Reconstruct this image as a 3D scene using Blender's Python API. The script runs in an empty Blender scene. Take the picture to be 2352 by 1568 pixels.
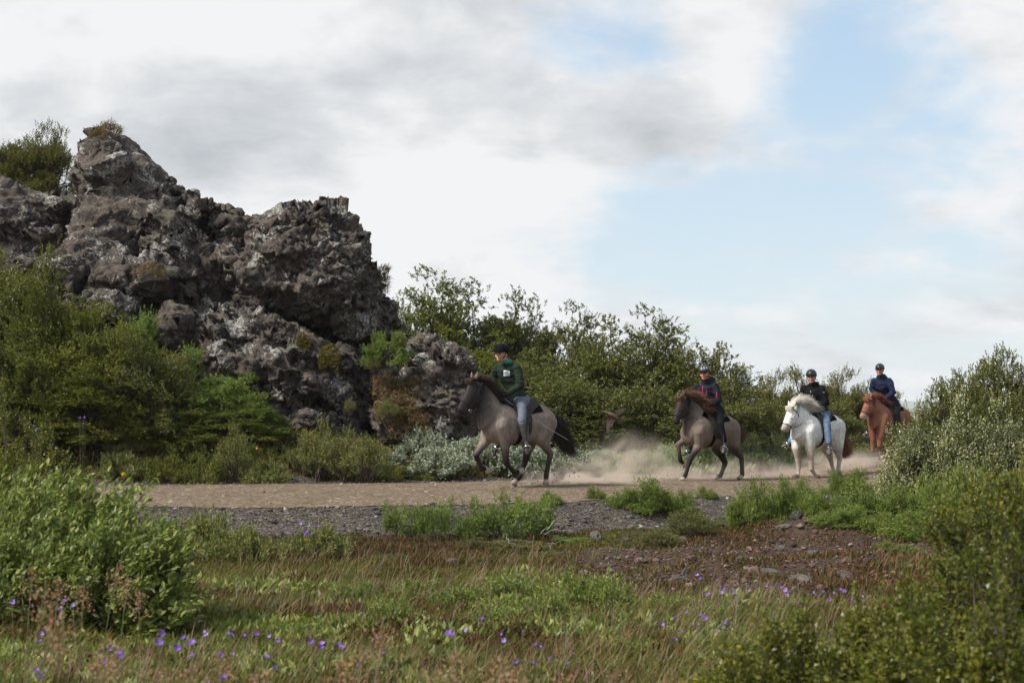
import bpy, math, random
import numpy as np
from mathutils import Vector, Matrix

sc = bpy.context.scene
col = sc.collection

# ------------------------------------------------------------------ camera
CAM = np.array([0.0, 0.0, 1.4])
FPX = 3266.67                      # focal length in units of the 2352 px wide view
PITCH = math.atan((935 - 784) / FPX)
cd = bpy.data.cameras.new('camera')
cam = bpy.data.objects.new('camera', cd)
col.objects.link(cam)
cam.location = CAM
cam.rotation_euler = (math.pi / 2 + PITCH, 0, 0)
cd.lens = 50
cd.sensor_width = 36
cd.clip_start = 0.05
cd.clip_end = 20000
cd.dof.use_dof = True
cd.dof.focus_distance = 22.0
cd.dof.aperture_fstop = 5.0
sc.camera = cam

# ------------------------------------------------------------------ sun, sky, exposure
SUN_EL, SUN_AZ = math.radians(44), math.radians(-118)   # azimuth from +Y, clockwise positive
sd = Vector((math.sin(SUN_AZ) * math.cos(SUN_EL), math.cos(SUN_AZ) * math.cos(SUN_EL), math.sin(SUN_EL)))
sl = bpy.data.lights.new('sun', 'SUN')
sun = bpy.data.objects.new('sun', sl)
col.objects.link(sun)
sl.energy = 3.1
sl.angle = math.radians(9)
sl.color = (1.0, 0.95, 0.87)
sun.rotation_euler = sd.to_track_quat('Z', 'Y').to_euler()
sun.location = (-20, -20, 30)

sc.view_settings.view_transform = 'Standard'
sc.view_settings.look = 'None'
sc.view_settings.exposure = 0.80
sc.view_settings.gamma = 1.0
sc.render.engine = 'CYCLES'
sc.cycles.use_denoising = True
sc.cycles.max_bounces = 7
sc.cycles.diffuse_bounces = 3
sc.cycles.glossy_bounces = 2
sc.cycles.transmission_bounces = 3
sc.cycles.volume_bounces = 1
sc.cycles.transparent_max_bounces = 12
sc.cycles.volume_max_steps = 128
sc.cycles.caustics_reflective = False
sc.cycles.caustics_refractive = False
sc.cycles.sample_clamp_indirect = 4.0


class NT:
    """small helper for node trees"""
    def __init__(self, tree):
        self.t = tree
        self.n = tree.nodes
        self.l = tree.links

    def node(self, typ, **kw):
        nd = self.n.new(typ)
        for k, v in kw.items():
            if k == 'ins':
                for kk, vv in v.items():
                    self.put(nd.inputs[kk], vv)
            else:
                setattr(nd, k, v)
        return nd

    def put(self, sock, v):
        if isinstance(v, bpy.types.NodeSocket):
            self.l.new(v, sock)
        elif isinstance(v, bpy.types.Node):
            self.l.new(v.outputs[0], sock)
        else:
            sock.default_value = v

    def math(self, op, a, b=0.0, c=None, clamp=False):
        nd = self.n.new('ShaderNodeMath')
        nd.operation = op
        nd.use_clamp = clamp
        self.put(nd.inputs[0], a)
        self.put(nd.inputs[1], b)
        if c is not None:
            self.put(nd.inputs[2], c)
        return nd.outputs[0]

    def vmath(self, op, a, b=None, out=0):
        nd = self.n.new('ShaderNodeVectorMath')
        nd.operation = op
        self.put(nd.inputs[0], a)
        if b is not None:
            self.put(nd.inputs[1], b)
        return nd.outputs[out]

    def mix(self, f, a, b, blend='MIX'):
        nd = self.n.new('ShaderNodeMix')
        nd.data_type = 'RGBA'
        nd.blend_type = blend
        self.put(nd.inputs[0], f)
        self.put(nd.inputs[6], a if not isinstance(a, tuple) else (*a[:3], 1))
        self.put(nd.inputs[7], b if not isinstance(b, tuple) else (*b[:3], 1))
        return nd.outputs[2]

    def noise(self, vec, scale, detail=3.0, rough=0.55, dist=0.0):
        nd = self.n.new('ShaderNodeTexNoise')
        nd.inputs['Scale'].default_value = scale
        nd.inputs['Detail'].default_value = detail
        nd.inputs['Roughness'].default_value = rough
        nd.inputs['Distortion'].default_value = dist
        if vec is not None:
            self.l.new(vec, nd.inputs['Vector'])
        return nd.outputs[0]

    def voro(self, vec, scale, feature='F1', out=0):
        nd = self.n.new('ShaderNodeTexVoronoi')
        nd.feature = feature
        nd.inputs['Scale'].default_value = scale
        if vec is not None:
            self.l.new(vec, nd.inputs['Vector'])
        return nd.outputs[out]

    def ramp(self, f, stops, interp='LINEAR'):
        nd = self.n.new('ShaderNodeValToRGB')
        cr = nd.color_ramp
        cr.interpolation = interp
        while len(cr.elements) > 1:
            cr.elements.remove(cr.elements[-1])
        for i, (p, c) in enumerate(stops):
            e = cr.elements[0] if i == 0 else cr.elements.new(p)
            e.position = p
            e.color = (*c[:3], 1) if isinstance(c, tuple) else (c, c, c, 1)
        self.put(nd.inputs[0], f)
        return nd.outputs[0]

    def ss(self, x, a, b):
        """smoothstep"""
        nd = self.n.new('ShaderNodeMapRange')
        nd.interpolation_type = 'SMOOTHSTEP'
        self.put(nd.inputs[0], x)
        nd.inputs[1].default_value = a
        nd.inputs[2].default_value = b
        return nd.outputs[0]


def pix_dir(dx, dy):
    u, v = (dx - 1176) / FPX, (784 - dy) / FPX
    c, s = math.cos(PITCH), math.sin(PITCH)
    return np.array([u, c - s * v, s + c * v])


def at(dx, dy, Y):
    """the point at distance Y in front of the camera seen at (dx, dy) of the 2352 x 1568 view"""
    d = pix_dir(dx, dy)
    return CAM + d * (Y / d[1])


# ------------------------------------------------------------------ world: sky with broken cloud
w = bpy.data.worlds.new('World')
sc.world = w
w.use_nodes = True
nt = NT(w.node_tree)
nt.n.clear()
tc = nt.node('ShaderNodeTexCoord')
dirv = nt.vmath('NORMALIZE', tc.outputs['Generated'])
sky = nt.node('ShaderNodeTexSky')
sky.sky_type = 'NISHITA'
sky.sun_disc = False
sky.sun_elevation = SUN_EL
sky.sun_rotation = SUN_AZ
sky.air_density = 1.3
sky.dust_density = 1.5
sep = nt.node('ShaderNodeSeparateXYZ', ins={0: dirv})
zc = nt.math('MAXIMUM', sep.outputs[2], 0.0)
inv = nt.math('DIVIDE', 1.0, nt.math('ADD', zc, 0.34))
flat = nt.node('ShaderNodeCombineXYZ', ins={0: nt.math('MULTIPLY', sep.outputs[0], inv), 1: nt.math('MULTIPLY', sep.outputs[1], inv), 2: 0.0}).outputs[0]


def blob(dx, dy, r, amp, sx=1.0):
    """a soft bump of the cloud field round one compass direction (r in radians)"""
    d = pix_dir(dx, dy)
    d = d / np.linalg.norm(d)
    df = nt.vmath('SUBTRACT', dirv, tuple(d))
    df = nt.vmath('MULTIPLY', df, (1 / sx, 1 / sx, 1.0))
    q = nt.vmath('LENGTH', df, out=1)
    e = nt.math('MULTIPLY', nt.math('POWER', nt.math('DIVIDE', q, r), 2.0), -1.0)
    return nt.math('MULTIPLY', nt.math('EXPONENT', e), amp)


def total(items):
    s = items[0]
    for i in items[1:]:
        s = nt.math('ADD', s, i)
    return s


n1 = nt.noise(flat, 1.9, 8.0, 0.52, 0.25)
n2 = nt.noise(nt.vmath('MULTIPLY', flat, (1.0, 1.0, 1.0)), 4.6, 7.0, 0.58, 0.25)
cover = nt.math('ADD', nt.math('MULTIPLY', nt.math('SUBTRACT', n1, .5), 0.75), nt.math('MULTIPLY', nt.math('SUBTRACT', n2, .5), 1.15))
cover = total([nt.math('ADD', cover, 0.615),
               blob(2080, 230, .05, -.26, 1.9), blob(1300, 120, .03, -.16, 2.2), blob(1800, 430, .06, -.22, 2.6), blob(1330, 150, .045, -.24, 1.2),
               blob(1500, 560, .045, -.22, 2.8), blob(2000, 620, .05, -.10, 3.0),
               blob(1700, 80, .035, .20, 1.4), blob(2330, 40, .06, .24, 1.2),
               blob(1700, 190, .03, .20, 1.8), blob(2180, 420, .045, .20, 2.6), blob(1760, 560, .018, .25, 1.4),
               blob(300, 200, .24, .30, 1.0), blob(800, 350, .15, .22, 1.0), blob(1050, 520, .09, .16, 1.3),
               blob(1450, 300, .030, .34, 3.0)])
cmask = nt.ss(cover, 0.32, 0.78)
sn = nt.noise(nt.vmath('MULTIPLY', flat, (1.0, 1.15, 1.0)), 3.3, 8.0, 0.58, 0.3)
shade = nt.math('ADD', nt.math('MULTIPLY', nt.math('SUBTRACT', sn, 0.5), 1.25), 0.70)
sn2 = nt.noise(flat, 8.5, 7.0, 0.6, 0.35)
shade = nt.math('ADD', shade, nt.math('MULTIPLY', nt.math('SUBTRACT', sn2, 0.5), 0.7))
shade = total([shade,
               blob(640, 250, .045, -.24, 2.8), blob(1000, 200, .04, -.08, 1.6), blob(1450, 310, .026, -.36, 3.4), blob(60, 330, .05, -.15, 1.6),
               blob(560, 390, .03, -.15, 2.0), blob(750, 540, .05, .26, 2.6), blob(150, 60, .05, .25, 2.2), blob(560, 50, .04, .25, 1.5), blob(1150, 440, .045, .26, 2.4),
               blob(2250, 60, .05, .30, 1.2), blob(1740, 180, .03, .25, 1.5), blob(2150, 430, .035, .20, 3.0), blob(1200, 640, .06, .12, 3.0)])
cloudc = nt.ramp(shade, [(0.0, (.43, .475, .515)), (0.28, (.56, .60, .635)), (0.55, (.73, .755, .785)), (0.85, (.95, .955, .965))])
cloudc = nt.vmath('SCALE', cloudc)
cloudc.node.inputs[3].default_value = 5.45
bluec = nt.ramp(zc, [(0.0, (.84, .90, .94)), (0.08, (.74, .87, .97)), (0.22, (.56, .75, .95)), (0.6, (.24, .42, .74))])
bluec = nt.vmath('SCALE', bluec)
bluec.node.inputs[3].default_value = 5.35
skyc = nt.mix(0.12, bluec, sky.outputs[0])
final = nt.mix(cmask, skyc, cloudc)
below = nt.ss(sep.outputs[2], -0.03, -0.005)
final = nt.mix(below, (1.5, 1.4, 1.2), final)
bg = nt.node('ShaderNodeBackground', ins={0: final, 1: 0.1})
out = nt.node('ShaderNodeOutputWorld')
nt.l.new(bg.outputs[0], out.inputs[0])
# ------------------------------------------------------------------ helpers
def tag(o, label=None, cat=None, group=None, kind=None):
    if label: o['label'] = label
    if cat: o['category'] = cat
    if group: o['group'] = group
    if kind: o['kind'] = kind
    return o


def empty(name, loc=(0, 0, 0), rz=0.0):
    o = bpy.data.objects.new(name, None)
    o.empty_display_size = 0.2
    col.objects.link(o)
    o.location = loc
    o.rotation_euler = (0, 0, rz)
    return o


def mesh_np(name, V, faces, mats, parent=None, smooth=False, mi=None, cols=None):
    """faces: one (m,k) int array or a list of them"""
    if not isinstance(faces, (list, tuple)):
        faces = [faces]
    faces = [np.asarray(f, dtype=np.int32) for f in faces if len(f)]
    V = np.asarray(V, dtype=np.float32)
    me = bpy.data.meshes.new(name)
    me.vertices.add(len(V))
    me.vertices.foreach_set('co', V.ravel())
    flat = np.concatenate([f.ravel() for f in faces])
    sizes = np.concatenate([np.full(len(f), f.shape[1], dtype=np.int32) for f in faces])
    me.loops.add(len(flat))
    me.loops.foreach_set('vertex_index', flat)
    me.polygons.add(len(sizes))
    me.polygons.foreach_set('loop_start', (np.cumsum(sizes) - sizes).astype(np.int32))
    me.polygons.foreach_set('use_smooth', np.full(len(sizes), bool(smooth)))
    if mi is not None:
        me.polygons.foreach_set('material_index', np.asarray(mi, dtype=np.int32))
    if cols is not None:
        at_ = me.color_attributes.new('tint', 'FLOAT_COLOR', 'POINT')
        c4 = np.ones((len(V), 4), dtype=np.float32)
        c4[:, :3] = cols
        at_.data.foreach_set('color', c4.ravel())
    for m in (mats if isinstance(mats, (list, tuple)) else [mats]):
        me.materials.append(m)
    me.update(calc_edges=True)
    o = bpy.data.objects.new(name, me)
    col.objects.link(o)
    if parent is not None:
        o.parent = parent
    return o


def copy_tree(o, parent=None):
    c = o.copy()
    col.objects.link(c)
    if parent is not None:
        c.parent = parent
    for ch in o.children:
        copy_tree(ch, c)
    return c


def norm(a, axis=-1):
    return a / np.maximum(np.linalg.norm(a, axis=axis, keepdims=True), 1e-9)


def hash3(i, j, k, seed=0):
    h = (i.astype(np.int64) * 374761393 + j.astype(np.int64) * 668265263 + k.astype(np.int64) * 2147483647 + seed * 974634777) & 0xFFFFFFFF
    h = ((h ^ (h >> 13)) * 1274126177) & 0xFFFFFFFF
    h = ((h ^ (h >> 16)) * 2246822519) & 0xFFFFFFFF
    h = h ^ (h >> 13)
    return (h & 0xFFFFFF).astype(np.float64) / 0xFFFFFF


def vnoise(P, scale=1.0, seed=0):
    """smooth value noise in -1..1"""
    Q = P * scale
    I = np.floor(Q).astype(np.int64)
    F = Q - I
    F = F * F * F * (F * (F * 6 - 15) + 10)
    r = 0
    for a in (0, 1):
        wa = F[:, 0] if a else 1 - F[:, 0]
        for b in (0, 1):
            wb = F[:, 1] if b else 1 - F[:, 1]
            for c in (0, 1):
                wc = F[:, 2] if c else 1 - F[:, 2]
                r = r + wa * wb * wc * hash3(I[:, 0] + a, I[:, 1] + b, I[:, 2] + c, seed)
    return r * 2 - 1


def fbm(P, scale, octv=4, seed=0, gain=0.5):
    r, a, t = 0, 1.0, 0
    for o in range(octv):
        r = r + a * vnoise(P, scale * 2 ** o, seed + o * 17)
        t += a
        a *= gain
    return r / t


def worley(P, scale=1.0, seed=0):
    """F1, F2, random value of nearest cell"""
    Q = P * scale
    I = np.floor(Q).astype(np.int64)
    f1 = np.full(len(P), 9.0); f2 = np.full(len(P), 9.0); cv = np.zeros(len(P))
    for a in (-1, 0, 1):
        for b in (-1, 0, 1):
            for c in (-1, 0, 1):
                i, j, k = I[:, 0] + a, I[:, 1] + b, I[:, 2] + c
                dx = i + hash3(i, j, k, seed + 1) - Q[:, 0]
                dy = j + hash3(i, j, k, seed + 2) - Q[:, 1]
                dz = k + hash3(i, j, k, seed + 3) - Q[:, 2]
                d = np.sqrt(dx * dx + dy * dy + dz * dz)
                near = d < f1
                f2 = np.where(near, f1, np.minimum(f2, d))
                cv = np.where(near, hash3(i, j, k, seed + 4), cv)
                f1 = np.where(near, d, f1)
    return f1, f2, cv


def noise2(x, y, scale, seed=0, octv=3):
    P = np.stack([np.asarray(x, float), np.asarray(y, float), np.full(np.shape(x), 0.37 + seed)], -1).reshape(-1, 3)
    return fbm(P, scale, octv, seed).reshape(np.shape(x))


def tubes(paths, radii, sides=4):
    """paths (n,m,3), radii (n,m) -> V, F of n open tubes"""
    n, m, _ = paths.shape
    T = np.zeros_like(paths)
    T[:, 1:-1] = paths[:, 2:] - paths[:, :-2]
    T[:, 0] = paths[:, 1] - paths[:, 0]
    T[:, -1] = paths[:, -1] - paths[:, -2]
    T = norm(T)
    ref = np.where(np.abs(T[:, :1, 2:3]) > 0.8, np.array([[[1.0, 0, 0]]]), np.array([[[0, 0, 1.0]]]))
    ref = np.broadcast_to(ref, T.shape)
    A = norm(np.cross(T, ref))
    B = np.cross(T, A)
    ang = np.arange(sides) * 2 * math.pi / sides
    V = paths[:, :, None, :] + radii[:, :, None, None] * (np.cos(ang)[None, None, :, None] * A[:, :, None, :] + np.sin(ang)[None, None, :, None] * B[:, :, None, :])
    V = V.reshape(-1, 3)
    idx = np.arange(n * m * sides).reshape(n, m, sides)
    a = idx[:, :-1, :]
    b = np.roll(idx, -1, axis=2)[:, :-1, :]
    c = np.roll(idx, -1, axis=2)[:, 1:, :]
    d = idx[:, 1:, :]
    F = np.stack([a, b, c, d], -1).reshape(-1, 4)
    return V, F


def leaf_quads(P, D, L, W, rng, fold=0.25, N=None):
    """diamond leaves: base P, direction D, length L, width W"""
    n = len(P)
    if N is None:
        N = rng.normal(size=(n, 3))
    S = norm(np.cross(D, N))
    U = np.cross(S, D)
    L = np.broadcast_to(np.asarray(L, float), (n,))[:, None]
    W = np.broadcast_to(np.asarray(W, float), (n,))[:, None]
    V = np.stack([P, P + D * L * .45 + S * W * .5 + U * W * fold, P + D * L, P + D * L * .45 - S * W * .5 + U * W * fold], 1).reshape(-1, 3)
    F = np.arange(n * 4).reshape(n, 4)
    return V, F


def leaf_big(P, D, L, W, rng, N=None, curl=0.15):
    """eight-point folded leaves for plants close to the camera"""
    n = len(P)
    if N is None:
        N = rng.normal(size=(n, 3))
    S = norm(np.cross(D, N))
    U = np.cross(S, D)
    L = np.broadcast_to(np.asarray(L, float), (n,))[:, None]
    W = np.broadcast_to(np.asarray(W, float), (n,))[:, None]
    c = curl * L
    pts = [P,
           P + D * L * .25 + S * W * .40 + U * (W * .12 + c * .15), P + D * L * .60 + S * W * .44 + U * (W * .12 - c * .1), P + D * L - U * c,
           P + D * L * .60 - S * W * .44 + U * (W * .12 - c * .1), P + D * L * .25 - S * W * .40 + U * (W * .12 + c * .15),
           P + D * L * .28 + U * c * .2, P + D * L * .62 - U * c * .25]
    V = np.stack(pts, 1).reshape(-1, 3)
    b = (np.arange(n) * 8)[:, None]
    T = np.concatenate([b + np.array([[0, 1, 6]]), b + np.array([[0, 6, 5]]), b + np.array([[2, 3, 7]]), b + np.array([[3, 4, 7]])])
    Q = np.concatenate([b + np.array([[1, 2, 7, 6]]), b + np.array([[6, 7, 4, 5]])])
    return V, T, Q


def join(parts):
    """[(V, F), ...] with equal face size"""
    vs, fs, k = [], [], 0
    for V, F in parts:
        vs.append(V); fs.append(F + k); k += len(V)
    return np.concatenate(vs), np.concatenate(fs)


# ------------------------------------------------------------------ materials
def new_mat(name):
    m = bpy.data.materials.new(name)
    m.use_nodes = True
    t = NT(m.node_tree)
    b = t.n['Principled BSDF']
    return m, t, b


def plain(name, c, rough=0.7, noise=0.0, scale=30.0, metal=0.0, bump=0.0, sheen=0.0, coat=0.0, spec=.35):
    m, t, b = new_mat(name)
    b.inputs['Roughness'].default_value = rough
    b.inputs['Metallic'].default_value = metal
    b.inputs['Specular IOR Level'].default_value = spec
    b.inputs['Sheen Weight'].default_value = sheen
    b.inputs['Coat Weight'].default_value = coat
    co = t.node('ShaderNodeTexCoord').outputs['Object']
    f = t.noise(co, scale, 4)
    if noise:
        a = tuple(x * (1 - noise) for x in c)
        d = tuple(min(1, x * (1 + noise)) for x in c)
        t.put(b.inputs['Base Color'], t.ramp(f, [(0.3, a), (0.7, d)]))
    else:
        b.inputs['Base Color'].default_value = (*c, 1)
    if bump:
        bp = t.node('ShaderNodeBump', ins={'Strength': bump, 'Distance': 0.01, 'Height': f})
        t.l.new(bp.outputs[0], b.inputs['Normal'])
    return m


def leaf_mat(name, stops, rough=0.5, trans=0.25, clump=None, spec=0.35, under=None):
    """stops: colours picked at random per leaf; clump: (scale, dark, light) patches of paler and deeper leaves"""
    m, t, b = new_mat(name)
    geo = t.node('ShaderNodeNewGeometry')
    g_ = (1.84, 1.32, 1.0)
    stops = [(p, tuple(min(.8, x * k) for x, k in zip(c, g_)) if sum(c) < .6 else c) for p, c in stops]
    c = t.ramp(geo.outputs['Random Per Island'], stops)
    if clump:
        co = t.node('ShaderNodeTexCoord').outputs['Object']
        f = t.noise(co, clump[0], 3, 0.6)
        g = t.ramp(f, [(0.32, clump[1]), (0.68, clump[2])])
        c = t.mix(1.0, c, g, 'MULTIPLY')
    if under:
        c = t.mix(t.math('MULTIPLY', geo.outputs['Backfacing'], under[1]), c, under[0])
    t.put(b.inputs['Base Color'], c)
    b.inputs['Roughness'].default_value = rough
    b.inputs['Specular IOR Level'].default_value = spec * .55
    tr = t.node('ShaderNodeBsdfTranslucent')
    t.put(tr.inputs[0], t.mix(0.45, c, (.20, .30, .03)))
    mx = t.node('ShaderNodeMixShader')
    mx.inputs[0].default_value = trans
    t.l.new(b.outputs[0], mx.inputs[1])
    t.l.new(tr.outputs[0], mx.inputs[2])
    t.l.new(mx.outputs[0], t.n['Material Output'].inputs[0])
    return m


M = {}
M['bark'] = plain('bark', (.075, .055, .042), .85, .45, 25, bump=.5)
M['greybark'] = plain('grey_bark', (.22, .20, .18), .85, .35, 25)
M['deadwood'] = plain('dead_wood', (.30, .285, .26), .8, .2, 40)
M['stalk'] = plain('stalk', (.12, .13, .05), .8, .3, 20)
# ------------------------------------------------------------------ terrain
EX = np.array([-30, -12, -4.7, -1.1, .8, 3, 4.2, 7, 10, 16, 30.])
NEAR = np.array([19.4, 19.6, 19.9, 20.3, 21.2, 23.0, 24.0, 27.5, 31, 38, 52.])
FX = np.array([-30, -12, -6.8, -1, 1, 3, 6, 9.2, 16, 30.])
FAR = np.array([25, 25., 25.4, 26.4, 27.6, 30, 33.4, 38, 47, 62.])


def near_edge(x): return np.interp(x, EX, NEAR)
def far_edge(x): return np.interp(x, FX, FAR)


def smooth01(t):
    t = np.clip(t, 0, 1)
    return t * t * (3 - 2 * t)


def ground_z(x, y):
    x = np.asarray(x, float); y = np.asarray(y, float)
    e, f = near_edge(x), far_edge(x)
    pathz = -0.12 * smooth01((x - 1) / 4.0) + 0.16 * smooth01((x - 6.5) / 2.5)
    # near side: gravel bank, then heath rolling up to the camera
    t = e - y
    fore = -0.34 + 0.34 * smooth01((17 - y) / 11.0) + .03
    right = 0.10 * smooth01((x - 2.5) / 2.0) * smooth01((20 - y) / 6.0)
    z_near = pathz + (fore + right - pathz) * smooth01(t / 1.7)
    # far side
    s = y - f
    rise = np.interp(x, [-12, -5, -3.5, -1, 1, 3, 6], [1.05, .98, .80, .55, .35, .12, .0])
    z_far = pathz + rise * smooth01((s - .4) / 2.5)
    z_far = z_far * (1 - smooth01((y - 60) / 200.0))
    crown = 0.05 * np.sin(np.clip((y - e) / (f - e), 0, 1) * math.pi)
    rz_ = smooth01(1.3 - ((x - 3.0) * .34) ** 2 - ((y - 15.3) * .24) ** 2)
    z_near = z_near + rz_ * smooth01((e - y - 1.0)) * (.07 * noise2(x, y, 1.7, 13, 4) + .04 * np.abs(noise2(x, y, 4.5, 15, 2)))
    z = np.where(y < e, z_near, np.where(y > f, z_far, pathz + crown))
    off = smooth01(np.maximum(e - y - .3, y - f - .2) / 1.0) * smooth01((90 - y) / 40)
    z = z + off * (0.05 * noise2(x, y, .9, 3, 3) + 0.05 * noise2(x, y, 2.3, 5, 3))
    # low mound of soil right of centre
    z = z + .25 * np.exp(-((x - 4.0) / .7) ** 2 - ((y - 18.6) / .9) ** 2)
    far = smooth01((y - 45) / 60) * .02 * (y - 45) * smooth01((900 - y) / 500) * 0.1
    return z + 0 * far


def axis(fine_lo, fine_hi, step, lo, hi, grow=1.12):
    a = list(np.arange(fine_lo, fine_hi + 1e-6, step))
    s = step
    while a[-1] < hi:
        s *= grow
        a.append(a[-1] + s)
    s = step
    b = []
    v = fine_lo
    while v > lo:
        s *= grow
        v -= s
        b.append(v)
    return np.array(b[::-1] + a)


def sheet(name, xs, ys, zf, mats, mask=None, smooth=True, cols=None):
    X, Y = np.meshgrid(xs, ys)
    Z = zf(X, Y)
    V = np.stack([X, Y, Z], -1).reshape(-1, 3)
    idx = np.arange(X.size).reshape(X.shape)
    F = np.stack([idx[:-1, :-1], idx[:-1, 1:], idx[1:, 1:], idx[1:, :-1]], -1).reshape(-1, 4)
    if mask is not None:
        cx = (X[:-1, :-1] + X[1:, 1:]) / 2; cy = (Y[:-1, :-1] + Y[1:, 1:]) / 2
        F = F[mask(cx, cy).ravel()]
        used = np.unique(F)
        re = np.zeros(len(V), int); re[used] = np.arange(len(used))
        V = V[used]; F = re[F]
    return mesh_np(name, V, F, mats, smooth=smooth)


m, t, b = new_mat('heath_soil')
co = t.node('ShaderNodeTexCoord').outputs['Object']
big = t.noise(co, .45, 4, .6)
mid = t.noise(co, 2.2, 5, .65)
fine = t.noise(co, 16, 6, .7)
c1 = t.ramp(mid, [(.32, (.035, .030, .016)), (.45, (.062, .055, .022)), (.55, (.055, .066, .022)), (.68, (.095, .062, .036))])
c2 = t.ramp(fine, [(.3, (.35, .35, .35)), (.7, (1.35, 1.3, 1.25))])
c = t.mix(1.0, c1, c2, 'MULTIPLY')
# reddish bare soil to the right of the heath
sp = t.node('ShaderNodeSeparateXYZ', ins={0: co})
rx = t.math('MULTIPLY', t.math('SUBTRACT', sp.outputs[0], 3.0), .34)
ry = t.math('MULTIPLY', t.math('SUBTRACT', sp.outputs[1], 15.3), .24)
rr = t.math('ADD', t.math('MULTIPLY', rx, rx), t.math('MULTIPLY', ry, ry))
rr = t.math('ADD', rr, t.math('MULTIPLY', t.math('SUBTRACT', mid, .5), 2.2))
red = t.math('SUBTRACT', 1.0, t.ss(rr, .35, 1.15))
redc = t.ramp(fine, [(.3, (.030, .019, .015)), (.55, (.080, .048, .036)), (.75, (.16, .105, .082))])
c = t.mix(red, c, redc)
# pale far plain
farf = t.ss(sp.outputs[1], 60, 140)
c = t.mix(farf, c, (.20, .22, .16))
t.put(b.inputs['Base Color'], c)
b.inputs['Roughness'].default_value = .95
b.inputs['Specular IOR Level'].default_value = .15
bp = t.node('ShaderNodeBump', ins={'Strength': .9, 'Distance': .05, 'Height': fine})
t.l.new(bp.outputs[0], b.inputs['Normal'])
M['soil'] = m


def grit_mat(name, stops, scale, tint, bump=.8, bscale=None):
    m, t, b = new_mat(name)
    co = t.node('ShaderNodeTexCoord').outputs['Object']
    rnd = t.voro(co, scale, out=1)
    sepc = t.node('ShaderNodeSeparateColor', ins={0: rnd})
    c = t.ramp(sepc.outputs[0], stops)
    n = t.noise(co, 1.3, 5, .6)
    c = t.mix(1.0, c, t.ramp(n, [(.3, tint[0]), (.7, tint[1])]), 'MULTIPLY')
    fine = t.noise(co, scale * 1.4, 4, .6)
    c = t.mix(1.0, c, t.ramp(fine, [(.3, (.6, .6, .6)), (.7, (1.3, 1.3, 1.3))]), 'MULTIPLY')
    t.put(b.inputs['Base Color'], c)
    b.inputs['Roughness'].default_value = .93
    b.inputs['Specular IOR Level'].default_value = .2
    d = t.voro(co, scale)
    bp = t.node('ShaderNodeBump', ins={'Strength': bump, 'Distance': .02, 'Height': t.math('ADD', d, fine)})
    t.l.new(bp.outputs[0], b.inputs['Normal'])
    return m


M['sand'] = grit_mat('path_dirt', [(0, (.105, .078, .052)), (.5, (.158, .118, .078)), (.85, (.205, .156, .106)), (1, (.34, .28, .21))], 26, ((.82, .8, .78), (1.12, 1.1, 1.08)), .5)
M['gravel'] = grit_mat('path_gravel', [(0, (.038, .031, .025)), (.4, (.078, .065, .052)), (.8, (.126, .107, .087)), (1, (.26, .23, .19))], 34, ((.8, .8, .8), (1.15, 1.13, 1.1)), 1.0)

gx = axis(-13, 16, .11, -6000, 6000, 1.16)
gy = axis(1.0, 46, .11, -300, 9000, 1.16)
ground = sheet('ground', gx, gy, lambda x, y: ground_z(x, y), M['soil'])
tag(ground, kind='structure')

fx = np.arange(-10, 17.5, .03); fy = np.arange(17.5, 47, .03)
_GX, _GY = np.meshgrid(gx, gy)
_GZ = ground_z(_GX, _GY)


def on_ground(x, y):
    """height of the ground sheet as it is faceted"""
    i = np.clip(np.searchsorted(gx, x) - 1, 0, len(gx) - 2); j = np.clip(np.searchsorted(gy, y) - 1, 0, len(gy) - 2)
    a = (x - gx[i]) / (gx[i + 1] - gx[i]); b_ = (y - gy[j]) / (gy[j + 1] - gy[j])
    return _GZ[j, i] * (1 - a) * (1 - b_) + _GZ[j, i + 1] * a * (1 - b_) + _GZ[j + 1, i] * (1 - a) * b_ + _GZ[j + 1, i + 1] * a * b_



def in_gravel(x, y):
    j = .45 * noise2(x, y, .75, 21, 4)
    wd = np.interp(x, [-12, -6, -4, 0, 2.5, 6, 12], [.9, 1.0, 1.45, 1.75, 1.9, 1.6, 1.0])
    return (y > near_edge(x) - wd + j) & (y < far_edge(x) + .75 + .5 * j)


def in_sand(x, y):
    j = .34 * noise2(x, y, .6, 31, 4)
    return (y > near_edge(x) + j) & (y < far_edge(x) - .15 + j)


tag(sheet('gravel_verge', fx, fy, lambda x, y: on_ground(x, y) + .006, M['gravel'], in_gravel), kind='structure')
tag(sheet('path', fx, fy, lambda x, y: on_ground(x, y) + .012 + .02 * np.abs(noise2(x, y, 4.2, 8, 3)), M['sand'], in_sand), kind='structure')

# a long low hill on the horizon
hx = np.linspace(-2500, 4500, 160); hy = np.linspace(2600, 4200, 24)


def hill_z(x, y):
    return 34 * np.sin(np.clip((y - 2600) / 1600, 0, 1) * math.pi) ** .8 * (.75 + .3 * noise2(x, y, .0011, 41, 3)) - 6


M['hill'] = plain('far_hill_hazed_grass', (.19, .23, .20), .95, .12, .01)  # grass greyed in its colour to suggest distance haze
tag(sheet('hills', hx, hy, hill_z, M['hill']), kind='structure')

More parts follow.
